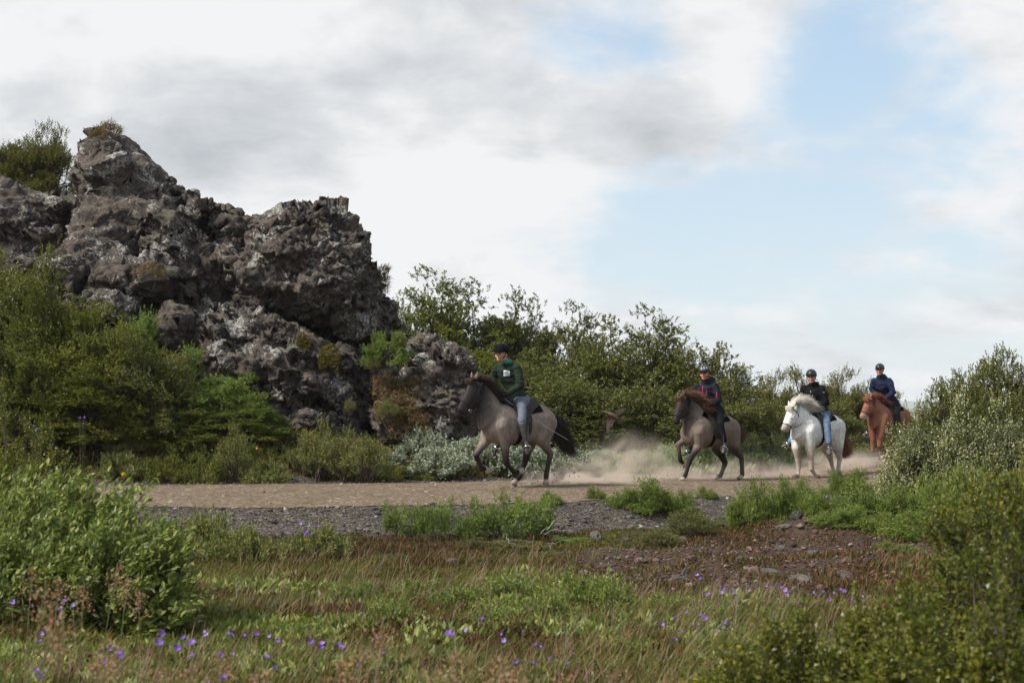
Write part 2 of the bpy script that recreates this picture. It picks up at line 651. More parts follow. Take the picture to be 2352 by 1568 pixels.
# loose pebbles on the verge
_g = (1 + 5 ** .5) / 2
ICO = (norm(np.array([[-1, _g, 0], [1, _g, 0], [-1, -_g, 0], [1, -_g, 0], [0, -1, _g], [0, 1, _g], [0, -1, -_g], [0, 1, -_g], [_g, 0, -1], [_g, 0, 1], [-_g, 0, -1], [-_g, 0, 1.]])),
       np.array([[0, 11, 5], [0, 5, 1], [0, 1, 7], [0, 7, 10], [0, 10, 11], [1, 5, 9], [5, 11, 4], [11, 10, 2], [10, 7, 6], [7, 1, 8], [3, 9, 4], [3, 4, 2], [3, 2, 6], [3, 6, 8], [3, 8, 9], [4, 9, 5], [2, 4, 11], [6, 2, 10], [8, 6, 7], [9, 8, 1]]))
rng = np.random.default_rng(5)
def pebbles(n, xr, yr, sz, keep, seed, name, mat):
    r = np.random.default_rng(seed)
    x = r.uniform(*xr, n); y = r.uniform(*yr, n)
    k = keep(x, y)
    x, y = x[k], y[k]
    n = len(x)
    s = sz * (r.pareto(3.0, n) * .5 + .55)
    s = np.minimum(s, sz * 4)
    base, Fb = ICO
    V = base[None] * (1 + r.uniform(-.22, .22, (n, len(base), 1))) * s[:, None, None] * np.stack([r.uniform(.7, 1.3, n), r.uniform(.7, 1.3, n), r.uniform(.45, .85, n)], -1)[:, None]
    a = r.uniform(0, 6.28, n)
    ca, sa = np.cos(a)[:, None], np.sin(a)[:, None]
    V = np.stack([V[..., 0] * ca - V[..., 1] * sa, V[..., 0] * sa + V[..., 1] * ca, V[..., 2]], -1)
    V = V + np.stack([x, y, ground_z(x, y) + .012 + s * .25], -1)[:, None]
    F = (Fb[None] + (np.arange(n) * len(base))[:, None, None]).reshape(-1, 3)
    return tag(mesh_np(name, V.reshape(-1, 3), F, mat), kind='stuff')


def stone_mat(name, stops):
    m, t, b = new_mat(name)
    geo = t.node('ShaderNodeNewGeometry')
    co = t.node('ShaderNodeTexCoord').outputs['Object']
    c = t.ramp(geo.outputs['Random Per Island'], stops)
    c = t.mix(1.0, c, t.ramp(t.noise(co, 60, 4), [(.3, (.7, .7, .7)), (.7, (1.3, 1.3, 1.3))]), 'MULTIPLY')
    t.put(b.inputs['Base Color'], c)
    b.inputs['Roughness'].default_value = .9
    return m


M['pebble'] = stone_mat('pebble', [(0, (.035, .032, .029)), (.4, (.078, .068, .057)), (.75, (.130, .113, .095)), (.93, (.19, .165, .14)), (1, (.38, .35, .31))])
pebbles(80000, (-8, 9), (17.5, 30), .013, lambda x, y: in_gravel(x, y) & ~in_sand(x, y), 1, 'gravel', M['pebble'])
M['clod'] = stone_mat('clod', [(0, (.15, .10, .07)), (.6, (.24, .17, .12)), (1, (.36, .29, .23))])
M['rubble'] = stone_mat('red_rubble', [(0, (.045, .026, .020)), (.5, (.10, .058, .043)), (.8, (.15, .095, .075)), (1, (.24, .21, .18))])
red_zone = lambda x, y: (((x - 3.0) * .34) ** 2 + ((y - 15.3) * .24) ** 2 + noise2(x, y, .8, 61, 3) < .75) & ~in_gravel(x, y)
pebbles(17000, (-1.5, 8), (9.5, 21), .017, red_zone, 3, 'rubble', M['rubble'])
pebbles(9000, (-9, 12), (19, 40), .012, in_sand, 2, 'path_grit', M['clod'])
# ------------------------------------------------------------------ lava rocks
m, t, b = new_mat('lava_rock')
co = t.node('ShaderNodeTexCoord').outputs['Object']
geo = t.node('ShaderNodeNewGeometry')
n0 = t.noise(co, .7, 4, .6)
n1 = t.noise(co, 4.5, 7, .65)
n2 = t.noise(co, 22, 5, .7)
base = t.ramp(n1, [(.25, (.032, .027, .0245)), (.42, (.076, .064, .057)), (.58, (.140, .118, .104)), (.75, (.24, .205, .18))])
base = t.mix(t.ss(n0, .50, .68), base, t.mix(.5, base, (.15, .115, .095)))
grain = t.ramp(n2, [(.3, (.55, .53, .52)), (.7, (1.45, 1.42, 1.4))])
base = t.mix(1.0, base, grain, 'MULTIPLY')
# pale crustose lichen in small patches
lv = t.noise(co, 15.0, 6, .75, .4)
lm = t.noise(co, 1.3, 4, .6)
lich = t.ss(t.math('ADD', lv, t.math('MULTIPLY', t.math('SUBTRACT', lm, .5), 1.15)), .60, .65)
lc = t.ramp(n2, [(.35, (.26, .245, .22)), (.65, (.62, .61, .57))])
base = t.mix(t.math('MULTIPLY', lich, .9), base, lc)
# moss and dead grass on ledges
sn = t.node('ShaderNodeSeparateXYZ', ins={0: geo.outputs['Normal']})
mn = t.noise(co, 1.9, 5, .6)
up = t.math('MULTIPLY', t.ss(sn.outputs[2], .35, .75), t.ss(mn, .50, .60))
mossc = t.ramp(n1, [(.35, (.10, .095, .07)), (.5, (.16, .15, .115)), (.62, (.075, .080, .020)), (.75, (.11, .085, .03))])
base = t.mix(t.math('MULTIPLY', up, .85), base, mossc)
t.put(b.inputs['Base Color'], base)
b.inputs['Roughness'].default_value = .92
b.inputs['Specular IOR Level'].default_value = .2
h = t.math('ADD', t.math('MULTIPLY', n1, 1.0), t.math('MULTIPLY', n2, .5))
bp = t.node('ShaderNodeBump', ins={'Strength': 1.0, 'Distance': .12, 'Height': h})
t.l.new(bp.outputs[0], b.inputs['Normal'])
M['rock'] = m

import bmesh


def hull_points(bm, pts):
    vs = [bm.verts.new(p) for p in pts]
    r = bmesh.ops.convex_hull(bm, input=vs)
    junk = [e for e in r['geom_interior'] if isinstance(e, bmesh.types.BMVert)]
    if junk:
        bmesh.ops.delete(bm, geom=junk, context='VERTS')


def poly_dist(px, pz, poly):
    """signed distance (inside positive) in the plane"""
    P = np.stack([px, pz], -1)
    A = np.asarray(poly, float); B = np.roll(A, -1, 0)
    d = np.full(len(P), 1e9); ins = np.zeros(len(P), bool)
    for a, b_ in zip(A, B):
        ab = b_ - a
        tt = np.clip(((P - a) @ ab) / max(ab @ ab, 1e-9), 0, 1)
        d = np.minimum(d, np.linalg.norm(P - (a + tt[:, None] * ab), axis=1))
        c = ((a[1] > P[:, 1]) != (b_[1] > P[:, 1]))
        with np.errstate(divide='ignore', invalid='ignore'):
            xi = (b_[0] - a[0]) * (P[:, 1] - a[1]) / (b_[1] - a[1]) + a[0]
        ins ^= c & (P[:, 0] < xi)
    return np.where(ins, d, -d)


def voxel(name, bm, voxel_size, smooth_it=1):
    me = bpy.data.meshes.new(name + '_tmp')
    bm.to_mesh(me); bm.free()
    o = bpy.data.objects.new('tmp', me)
    col.objects.link(o)
    r = o.modifiers.new('r', 'REMESH')
    r.mode = 'VOXEL'; r.voxel_size = voxel_size
    if smooth_it:
        s = o.modifiers.new('s', 'SMOOTH')
        s.factor = .5; s.iterations = smooth_it
    dg = bpy.context.evaluated_depsgraph_get()
    res = bpy.data.meshes.new_from_object(o.evaluated_get(dg))
    bpy.data.objects.remove(o)
    bpy.data.meshes.remove(me)
    res.name = name
    return res


def cells(P, scale, seed):
    """number of the nearest scattered seed point for every vertex"""
    Q = P * scale
    I = np.floor(Q).astype(np.int64)
    f1 = np.full(len(P), 9.0); cid = np.zeros(len(P), np.int64)
    for a in (-1, 0, 1):
        for b in (-1, 0, 1):
            for c in (-1, 0, 1):
                i, j, k = I[:, 0] + a, I[:, 1] + b, I[:, 2] + c
                d = (i + hash3(i, j, k, seed + 1) - Q[:, 0]) ** 2 + (j + hash3(i, j, k, seed + 2) - Q[:, 1]) ** 2 + (k + hash3(i, j, k, seed + 3) - Q[:, 2]) ** 2
                near = d < f1
                cid = np.where(near, (i * 73856093) ^ (j * 19349663) ^ (k * 83492791), cid)
                f1 = np.where(near, d, f1)
    return np.unique(cid, return_inverse=True)[1].ravel()


def get_pn(me):
    n = len(me.vertices)
    P = np.empty(n * 3, np.float32); me.vertices.foreach_get('co', P)
    N = np.empty(n * 3, np.float32); me.vertex_normals.foreach_get('vector', N)
    return P.reshape(-1, 3).astype(float), N.reshape(-1, 3).astype(float)


def displace_rock(me, amp, seed, strata=(0.0, 0.0, 1.0), small=1.0, facets=((.8, .8), (2.0, .75), (4.5, .6)), off=.06):
    """break the surface into flat fractured faces at several sizes, then roughen it"""
    s = norm(np.array(strata, float)[None])[0]
    r = np.random.default_rng(seed + 5)
    for q, (sc_, k) in enumerate(facets):
        P, N = get_pn(me)
        wp = P + .16 / sc_ * np.stack([vnoise(P, 1.3 * sc_, seed + 50), vnoise(P, 1.3 * sc_, seed + 51), vnoise(P, 1.3 * sc_, seed + 52)], -1)
        wp = wp + np.outer(wp @ s, s) * 1.0
        # faces that look the same way break together
        ci = cells(np.concatenate([wp], 1) + N * .25 / sc_, sc_, seed + q * 31)
        m_ = ci.max() + 1
        cnt = np.bincount(ci, minlength=m_)[:, None]
        C = np.stack([np.bincount(ci, P[:, a], m_) for a in range(3)], -1) / cnt
        A = norm(np.stack([np.bincount(ci, N[:, a], m_) for a in range(3)], -1) + 1e-6)
        A = norm(A + r.normal(size=A.shape) * .22)
        C = C + A * (r.uniform(-1, 1, (m_, 1)) * off / sc_ ** .8 * 1.3)
        d = ((C[ci] - P) * A[ci]).sum(-1)
        lim = .28 / sc_
        d = np.clip(d, -lim, lim) * k * amp
        P = P + A[ci] * d[:, None]
        me.vertices.foreach_set('co', P.astype(np.float32).ravel()); me.update()
    P, N = get_pn(me)
    d = .035 * small * fbm(P, 6.0, 3, seed + 9) + .035 * fbm(P, 1.9, 3, seed + 4)
    d -= .035 * small * np.abs(fbm(P, 11.0, 2, seed + 19))
    wp = P + np.outer(P @ s, s) * 1.3 + .12 * np.stack([vnoise(P, 2.2, seed + 60), vnoise(P, 2.2, seed + 61), vnoise(P, 2.2, seed + 62)], -1)
    rough = smooth01(.5 + 1.6 * vnoise(P, .55, seed + 70))
    for sc_, a in ((2.6, .10), (5.5, .055)):
        f1, f2, cv = worley(wp, sc_, seed + int(sc_ * 10))
        d += small * (.3 + .9 * rough) * (a * (cv - .5) * 1.6 - a * .7 * np.exp(-((f2 - f1) / .06) ** 2) * (cv > .3))
    P = P + N * d[:, None]
    me.vertices.foreach_set('co', P.astype(np.float32).ravel())
    me.update()


def rock_mass(name, poly, Y, depth, seed, n_blocks=160, rmax=1.5, rmin=.22, amp=1.0, vox=.05, strata=(0, 0, 1), tilt=0.0, small=1.0, lean=0.0, facets=((.8, .8), (2.0, .75), (4.5, .6))):
    """a mass of lava that fills an outline (given as sightings at distance Y) with balls and angular blocks, fused and weathered"""
    r = np.random.default_rng(seed)
    A = np.array([at(px, py, Y) for px, py in poly])[:, [0, 2]]
    lo, hi = A.min(0), A.max(0)
    bm = bmesh.new()
    cand = r.uniform(lo, hi, (9000, 2))
    d = poly_dist(cand[:, 0], cand[:, 1], A)
    cand, d = cand[d > rmin * .5], d[d > rmin * .5]
    # solid heart: big balls first
    order = np.argsort(-d)
    placed = []
    for i in order:
        rad = min(d[i] * .94, rmax)
        if rad < rmin: break
        if all(np.hypot(*(cand[i] - q)) > .55 * min(rad, rq) for q, rq in placed):
            placed.append((cand[i], rad))
            if len(placed) > 260: break
    for (q, rad) in placed:
        ky = max(1.0, depth / max(rad, .4) * .42)
        n = 26
        pts = norm(r.normal(size=(n, 3))) * rad * np.array([1, min(ky, 2.2), 1]) * r.uniform(.88, 1.03, (n, 1))
        yy = Y + r.uniform(-.15, .3) * depth + lean * (q[1] - lo[1])
        hull_points(bm, pts + np.array([q[0], yy, q[1]]))
    # angular blocks bristling out of the front and the edges
    pick = r.choice(len(cand), min(n_blocks, len(cand)), replace=False)
    ct, st = math.cos(tilt), math.sin(tilt)
    for i in pick:
        q, di = cand[i], d[i]
        rad = min(di * 1.08 + .05, r.uniform(.2, 1.0) * rmax * .5)
        if rad < .12: continue
        T = depth * math.sqrt(max(0.0, 1 - (1 - min(1, di / max(.6, rmax))) ** 2)) * .5
        side = -1 if r.random() < .72 else 1
        yy = Y + side * T * r.uniform(.75, 1.12) + lean * (q[1] - lo[1])
        pts = norm(r.normal(size=(14, 3))) * rad * r.uniform(.8, 1.15, (14, 1)) * np.array([r.uniform(.9, 1.35), 1.0, r.uniform(.55, .95)])
        pts = np.stack([pts[:, 0] * ct - pts[:, 2] * st, pts[:, 1], pts[:, 0] * st + pts[:, 2] * ct], -1)
        hull_points(bm, pts + np.array([q[0], yy, q[1]]))
    me = voxel(name, bm, vox, 1)
    displace_rock(me, amp, seed, strata, small, facets)
    me.materials.append(M['rock'])
    me.polygons.foreach_set('use_smooth', np.ones(len(me.polygons), bool))
    o = bpy.data.objects.new(name, me)
    col.objects.link(o)
    return o


# tall rounded pinnacle on the left
R1 = rock_mass('lava_pinnacle', [(130, 700), (128, 560), (158, 450), (156, 385), (182, 320), (186, 290), (203, 275), (225, 280), (245, 272), (252, 283), (282, 288), (292, 315),
                                 (328, 345), (360, 385), (390, 388), (386, 420), (400, 440), (418, 480), (435, 560), (450, 640), (470, 700), (500, 980), (300, 1000), (100, 1000)],
               33.0, 4.6, 11, 46, 2.2, .2, .9, .055, (0, .2, 1), .2, .55, .10, ((.55, .55), (2.4, .5), (5.0, .5)))
tag(R1, 'tallest dark lava pinnacle on the left with a rounded face and a dead grass cap', 'rock')
# ridge of rubble between the two towers
R2 = rock_mass('lava_ridge', [(360, 400), (393, 398), (405, 425), (428, 438), (440, 458), (462, 448), (500, 465), (545, 470), (548, 490), (562, 505), (600, 516), (645, 525), (760, 640), (900, 750), (900, 930),
                              (700, 1000), (560, 1000), (420, 900), (330, 800), (350, 600)],
               33.6, 5.0, 12, 260, 1.3, .2, 1.0, .06, (0.3, .2, 1), .3, 1.2, 0, ((1.1, .8), (2.6, .75), (5.5, .6)))
tag(R2, 'jagged ridge of broken lava rubble between the pinnacle and the right hand crag', 'rock')
# the leaning crag at the right end of the ridge
R3 = rock_mass('lava_crag', [(560, 640), (600, 580), (600, 530), (622, 515), (625, 490), (650, 482), (690, 478), (702, 485), (718, 478), (712, 465), (745, 460), (775, 468), (812, 475), (820, 500), (845, 530),
                             (853, 570), (860, 600), (880, 650), (905, 680), (915, 720), (905, 760), (880, 790), (840, 800), (760, 770), (700, 740), (640, 710), (590, 690)],
               31.4, 4.2, 13, 240, 1.5, .2, 1.0, .05, (-.45, .1, 1), -.35, 1.3, .06, ((.8, .8), (2.4, .8), (5.5, .7)))
tag(R3, 'layered lava crag with a leaning craggy crown beside the birches', 'rock')
R4 = rock_mass('lava_buttress', [(480, 760), (560, 700), (640, 720), (720, 750), (800, 790), (835, 800), (850, 850), (840, 900), (860, 960), (870, 1040), (700, 1060), (600, 1040), (520, 960), (470, 860)],
               30.6, 3.8, 14, 170, 1.2, .2, .9, .05, (.25, .2, 1), -.4)
tag(R4, 'lichen spotted lava buttress below the leaning crag', 'rock')
R5 = rock_mass('lava_outcrop', [(915, 770), (940, 755), (965, 772), (1000, 782), (1050, 790), (1075, 815), (1100, 860), (1115, 920), (1130, 990), (1135, 1060), (960, 1060), (860, 1040), (850, 960), (870, 900), (925, 840)],
               30.2, 3.2, 15, 110, 1.2, .2, .75, .045, (.5, .1, 1), .5)
tag(R5, 'low lichen covered lava outcrop behind the head of the leading horse', 'rock')
R6 = rock_mass('lava_shelf', [(-120, 1000), (-120, 410), (0, 425), (45, 425), (70, 432), (130, 440), (185, 455), (215, 600), (230, 1000)],
               35.0, 4.5, 16, 80, 1.4, .25, .9, .06, (0, .2, 1), .1)
tag(R6, 'flat topped lava shelf at the left edge under the hilltop bush', 'rock')
R7 = rock_mass('lava_slope', [(90, 640), (130, 585), (200, 575), (290, 600), (300, 690), (370, 700), (440, 640), (520, 700), (600, 800), (640, 880), (700, 940), (720, 1010), (500, 1020), (300, 1000), (90, 960)],
               31.6, 3.0, 17, 150, .9, .2, .9, .05, (.2, .2, 1), .2)
tag(R7, 'heap of lava blocks sloping down behind the left hand bushes', 'rock')
# big boulders at the foot of the pinnacle
def boulder(px, py, Y, r0, seed, label, sz=(1, 1, .75), amp=.5, vox=.04, name='boulder', group=None):
    r = np.random.default_rng(seed)
    c = at(px, py, Y)
    bm = bmesh.new()
    for k in range(3):
        pts = norm(r.normal(size=(16, 3))) * r0 * np.array(sz) * r.uniform(.82, 1.05, (16, 1))
        hull_points(bm, pts + r.uniform(-.25, .25, 3) * r0 * np.array(sz) + c)
    me = voxel(name, bm, vox, 2)
    displace_rock(me, 1.0, seed, facets=((1.1, .8), (3.0, .6)))
    me.materials.append(M['rock'])
    me.polygons.foreach_set('use_smooth', np.ones(len(me.polygons), bool))
    o = bpy.data.objects.new(name, me)
    col.objects.link(o)
    return tag(o, label, 'rock', group)


GB = 'boulders heaped at the foot of the pinnacle'
boulder(165, 620, 30.6, .70, 21, 'wide grey topped boulder under the left side of the pinnacle', (1.1, 1, .8), .5, .04, group=GB)
boulder(260, 655, 30.2, .55, 22, 'middle boulder between the grey topped boulder and the cave hole', (1.0, 1, .9), .5, .04, group=GB)
boulder(345, 650, 30.4, .70, 23, 'blocky boulder overhanging the black hollow', (1, 1, .75), .45, .04, group=GB)
boulder(250, 700, 29.9, .55, 24, 'lichen spotted boulder half sunk behind the left bush', (1.1, 1, .8), .5, .04, group=GB)
boulder(395, 755, 29.8, .62, 25, 'rounded boulder to the right of the black hollow', (1.0, 1, .9), .45, .04, group=GB)
boulder(430, 640, 31.2, .75, 26, 'tall slab leaning on the right foot of the pinnacle', (.6, .8, 1.3), .4, .04, group=GB)
boulder(480, 740, 30.8, .70, 27, 'dark boulder behind the light green willow', (1.1, 1, .8), .5, .04, group=GB)
boulder(640, 840, 29.6, .42, 28, 'mossy grey hump on the slope of rubble', (1.3, 1, .5), .3, .035, group=GB)
boulder(650, 900, 29.0, .50, 29, 'squat boulder above the white stone at the foot of the slope', (1, 1, .7), .4, .035, group=GB)
boulder(705, 965, 28.6, .40, 30, 'small grey boulder at the foot of the rubble slope', (1.1, 1, .7), .4, .035, group=GB)
boulder(375, 948, 28.2, .34, 31, 'white lichened boulder in a gap under the willow', (1.2, 1, .6), .4, .035, group=GB)
# ------------------------------------------------------------------ shrubs and trees
M['leaf_birch'] = leaf_mat('birch_leaves', [(0, (.036, .056, .018)), (.35, (.062, .094, .028)), (.7, (.094, .130, .042)), (.9, (.155, .195, .075)), (.97, (.30, .33, .20)), (1, (.42, .44, .31))], .42, .25,  # the few palest stops are glints painted into the leaf colour
                           (.9, (.62, .66, .6), (1.3, 1.25, 1.15)), .45)
M['leaf_dark'] = leaf_mat('dark_birch_leaves', [(0, (.024, .042, .013)), (.4, (.044, .068, .021)), (.8, (.070, .100, .030)), (.96, (.085, .115, .036)), (1, (.14, .18, .065))], .45, .22,
                          (.9, (.6, .65, .6), (1.3, 1.2, 1.1)), .4)
M['leaf_left'] = leaf_mat('left_bush_leaves', [(0, (.036, .062, .014)), (.4, (.064, .102, .022)), (.8, (.102, .145, .032)), (1, (.15, .18, .055))], .45, .25, (.9, (.55, .6, .55), (1.35, 1.25, 1.1)), .35)
M['leaf_fresh'] = leaf_mat('fresh_birch_leaves', [(0, (.045, .075, .018)), (.4, (.075, .115, .028)), (.8, (.115, .16, .042)), (1, (.24, .28, .12))], .45, .3, (.8, (.65, .7, .6), (1.25, 1.2, 1.1)), .35)
M['leaf_olive'] = leaf_mat('olive_leaves', [(0, (.045, .058, .018)), (.4, (.072, .092, .028)), (.8, (.11, .125, .042)), (1, (.24, .24, .13))], .5, .25, (.9, (.65, .68, .6), (1.2, 1.2, 1.1)), .3)
M['leaf_willow'] = leaf_mat('willow_leaves', [(0, (.058, .11, .030)), (.4, (.095, .165, .046)), (.75, (.14, .215, .066)), (.93, (.20, .275, .105)), (1, (.33, .38, .25))], .42, .28,
                            (2.2, (.7, .75, .7), (1.2, 1.15, 1.1)), .4, ((.26, .33, .20), .12))
M['leaf_mint'] = leaf_mat('light_willow_leaves', [(0, (.075, .14, .035)), (.5, (.12, .20, .055)), (1, (.21, .31, .11))], .5, .3, (1.2, (.6, .68, .55), (1.2, 1.15, 1.1)), .3)
M['leaf_silver'] = leaf_mat('silver_willow_leaves', [(0, (.22, .26, .17)), (.5, (.40, .43, .32)), (1, (.66, .68, .56))], .75, .2, (1.5, (.6, .65, .58), (1.1, 1.1, 1.1)), .15)
M['leaf_pale'] = leaf_mat('pale_green_leaves', [(0, (.15, .19, .09)), (.5, (.26, .31, .17)), (1, (.46, .50, .34))], .6, .25, (1.2, (.65, .7, .6), (1.1, 1.1, 1.1)), .2)
M['leaf_flower'] = leaf_mat('catkin_glint_leaves', [(0, (.04, .06, .018)), (.35, (.075, .10, .032)), (.5, (.16, .19, .08)), (.68, (.42, .43, .26)), (1, (.74, .73, .55))], .5, .25, (1.3, (.6, .65, .6), (1.2, 1.2, 1.1)), .35)  # pale stops: cream catkins, and gloss highlights painted as pale leaves
M['leaf_yellow'] = leaf_mat('yellow_green_leaves', [(0, (.070, .10, .026)), (.5, (.13, .17, .055)), (1, (.34, .38, .20))], .5, .3, (1.2, (.65, .7, .6), (1.2, 1.15, 1.1)), .3)
M['leaf_lupin'] = leaf_mat('lupin_leaves', [(0, (.06, .115, .03)), (.5, (.10, .175, .048)), (.9, (.15, .24, .075)), (1, (.25, .32, .14))], .5, .3, (1.6, (.55, .65, .5), (1.15, 1.1, 1.1)), .3)
M['leaf_near'] = leaf_mat('near_birch_leaves', [(0, (.042, .068, .014)), (.35, (.072, .108, .021)), (.7, (.110, .150, .032)), (.92, (.125, .16, .03)), (1, (.20, .22, .05))], .35, .35,
                          (1.8, (.55, .62, .55), (1.25, 1.2, 1.1)), .5)


def bush_mesh(size, nclump, ntwig, nleaf, L, W, seed, base=.12, up=.5, jit=.7, wind=(0, 0, 0), tl=.35, shell=.5, lump=.22, shoots=0, twigs=False, big=False, low=True, fold=.25, cspread=1.0):
    r = np.random.default_rng(seed)
    w_, d_, h_ = size
    S = np.array([w_ / 2, d_ / 2, h_ * (1 - base)])
    dirs = norm(r.normal(size=(nclump, 3)))
    dirs[:, 2] = np.abs(dirs[:, 2]) if low else dirs[:, 2] * .5 + .5
    dirs = norm(dirs)
    lumpf = 1 + lump * vnoise(dirs * 2.1, 1.0, seed) + r.normal(size=nclump) * lump * .35
    rad = (shell + (1 - shell) * r.random(nclump) ** .6) * lumpf * .93
    C = dirs * rad[:, None] * S + np.array([0, 0, h_ * base])
    C[:, 2] = np.maximum(C[:, 2], .04 * h_)
    cr = cspread * .9 * (w_ * d_ * h_) ** (1 / 3) / nclump ** .45
    ci = np.repeat(np.arange(nclump), ntwig)
    n = len(ci)
    st = C[ci] + r.normal(size=(n, 3)) * cr * np.array([.42, .42, .36])
    outw = norm(st / S * np.array([1, 1, .8]) + 1e-6)
    wd = np.array(wind)
    D = norm(outw * .8 + np.array([0, 0, up]) + r.normal(size=(n, 3)) * .45 + wd)
    ln = tl * r.uniform(.5, 1.3, n)
    if shoots:
        k = r.choice(n, shoots, replace=False)
        topw = (st[k, 2] > h_ * .45)
        D[k[topw]] = norm(np.array([0, 0, 1.0]) + r.normal(size=(topw.sum(), 3)) * .3 + wd * .5)
        ln[k[topw]] = tl * r.uniform(1.0, 1.7, topw.sum())
    st[:, 2] = np.maximum(st[:, 2], .02)
    li = np.repeat(np.arange(n), nleaf)
    t_ = np.tile((np.arange(nleaf) + .5) / nleaf, n) + r.uniform(-.4, .4, n * nleaf) / nleaf
    P = st[li] + D[li] * (t_ * ln[li])[:, None] + np.array(wd)[None] * (t_ ** 2 * ln[li])[:, None] * .4
    P += r.normal(size=P.shape) * L * .25
    LD = norm(D[li] * .75 + r.normal(size=P.shape) * jit * .75 + wd * .6)
    N = norm(r.normal(size=P.shape) * .8 + np.array([0, 0, .9]) + outw[li] * .4)
    LL = L * r.uniform(.65, 1.2, len(P)); WW = W * r.uniform(.7, 1.2, len(P))
    if big:
        V, T, Q = leaf_big(P, LD, LL, WW, r, N)
        leaf = (V, [T, Q])
    else:
        V, F = leaf_quads(P, LD, LL, WW, r, fold, N)
        leaf = (V, [F])
    # stems
    m_ = 7
    s = np.linspace(0, 1, m_)[None, :, None]
    b0 = np.stack([r.normal(size=nclump) * w_ * .06, r.normal(size=nclump) * d_ * .06, np.full(nclump, -.08)], -1)[:, None]
    c_ = C[:, None]
    mid = b0 * .5 + c_ * .5 + np.array([0, 0, .18 * h_]) * 1.0
    mid[..., :2] *= .75
    paths = (1 - s) ** 2 * b0 + 2 * s * (1 - s) * mid + s ** 2 * c_
    paths = paths + r.normal(size=paths.shape) * .012 * h_ * (s > 0) * (s < 1)
    r0 = np.clip(.012 * h_, .004, .035)
    R = (r0 * (1 - .75 * s[..., 0])) * np.ones((nclump, 1)) * r.uniform(.6, 1.4, (nclump, 1))
    sv, sf = tubes(paths, R, 5)
    parts = [(sv, sf)]
    if twigs:
        tp = np.stack([C[ci] * .5 + st * .5, st, st + D * ln[:, None] * .5 + wd * ln[:, None] * .1, st + D * ln[:, None] + wd * ln[:, None] * .4], 1)
        tr = np.full((n, 4), max(.0015, .12 * r0)) * np.array([1.3, 1.1, .9, .4])
        parts.append(tubes(tp, tr, 3))
    return leaf, join(parts)


PROTO = {}


def proto(key, size, mat, bark='bark', names=('crown', 'stems'), **kw):
    leaf, stem = bush_mesh(size, seed=hash_key(key), **kw)
    PROTO[key] = dict(size=size, leaf=leaf, stem=stem, mat=mat, bark=bark, names=names, me=None)


def hash_key(k): return sum((i + 3) * ord(c) for i, c in enumerate(k)) % 9973


USED = {}


def plant(key, name, loc, size, rz, label, cat, group=None, mat=None):
    """place one plant of a kind, scaled to its size; crown and stem meshes are shared between plants of a kind"""
    p = PROTO[key]
    k2 = (key, mat)
    root = empty(name, loc, rz)
    tag(root, label, cat, group)
    q_ = size[2] / p['size'][2]
    mn = (.5 if key == 'lupin' else .66) * min(q_, 1.3)
    size = (max(size[0], mn * p['size'][0]), max(size[1], mn * p['size'][1]), size[2])

    root.scale = (size[0] / p['size'][0], size[1] / p['size'][1], size[2] / p['size'][2])
    if k2 not in USED:
        a = mesh_np(p['names'][0], p['leaf'][0], p['leaf'][1], M[mat or p['mat']], root)
        b_ = mesh_np(p['names'][1], p['stem'][0], p['stem'][1], M[p['bark']], root, smooth=True)
        USED[k2] = (a, b_)
    else:
        for src in USED[k2]:
            c = src.copy(); col.objects.link(c); c.parent = root
    return root


def stand(key, name, px, top, wpx, Y, label, cat, group=None, mat=None, rz=None, base=None, dratio=.85, seed=0):
    """a plant whose crown top is sighted at (px, top) and whose spread is wpx wide there"""
    p = at(px, top, Y)
    gz = float(ground_z(p[0], Y)) if base is None else base
    wd = wpx / FPX * Y * (1.28 if key.startswith('tree') else 1.12 if key == 'hedge_a' else 1.0)
    rz = (px * 1.7 + top) % 6.28 if rz is None else rz
    return plant(key, name, (p[0], Y, gz), (wd, wd * dratio if dratio < 5 else dratio, p[2] - gz), rz, label, cat, group, mat)


proto('tree_a', (2.6, 2.4, 4.4), 'leaf_birch', names=('crown', 'trunk'), nclump=150, ntwig=22, nleaf=16, L=.060, W=.044, base=.08, up=.1, tl=.19, shell=.6, lump=.34, shoots=0, cspread=1.35)
proto('tree_b', (2.6, 2.4, 3.6), 'leaf_birch', names=('crown', 'trunk'), nclump=140, ntwig=22, nleaf=15, L=.060, W=.044, base=.04, up=.1, tl=.18, shell=.6, lump=.34, shoots=0, cspread=1.35)
proto('tree_c', (2.0, 2.0, 4.6), 'leaf_dark', names=('crown', 'trunk'), nclump=80, ntwig=26, nleaf=18, L=.060, W=.044, base=.22, up=.1, tl=.20, shell=.5, lump=.40, shoots=0, cspread=1.1)
proto('hedge_a', (2.4, 2.2, 2.6), 'leaf_olive', nclump=90, ntwig=26, nleaf=18, L=.055, W=.030, base=.03, up=.6, tl=.27, shell=.55, lump=.25, shoots=110)
proto('bush_r', (1.9, 1.7, 2.4), 'leaf_birch', nclump=120, ntwig=24, nleaf=18, L=.036, W=.027, base=.03, up=.2, tl=.16, shell=.55, lump=.30, shoots=50, cspread=1.2)
proto('bush_f', (1.5, 1.2, 1.3), 'leaf_flower', nclump=70, ntwig=26, nleaf=16, L=.032, W=.026, base=.05, up=.9, tl=.18, shell=.5, lump=.2, shoots=60)
proto('bush_l', (2.4, 2.0, 2.6), 'leaf_left', nclump=170, ntwig=24, nleaf=15, L=.046, W=.033, base=.03, up=.15, tl=.20, shell=.6, lump=.28, shoots=0, wind=(.25, 0, .05), cspread=1.25)
proto('scrub', (1.3, 1.0, .40), 'leaf_fresh', nclump=60, ntwig=18, nleaf=10, L=.035, W=.022, base=.0, up=.4, tl=.10, shell=.4, lump=.3, shoots=10, twigs=False)
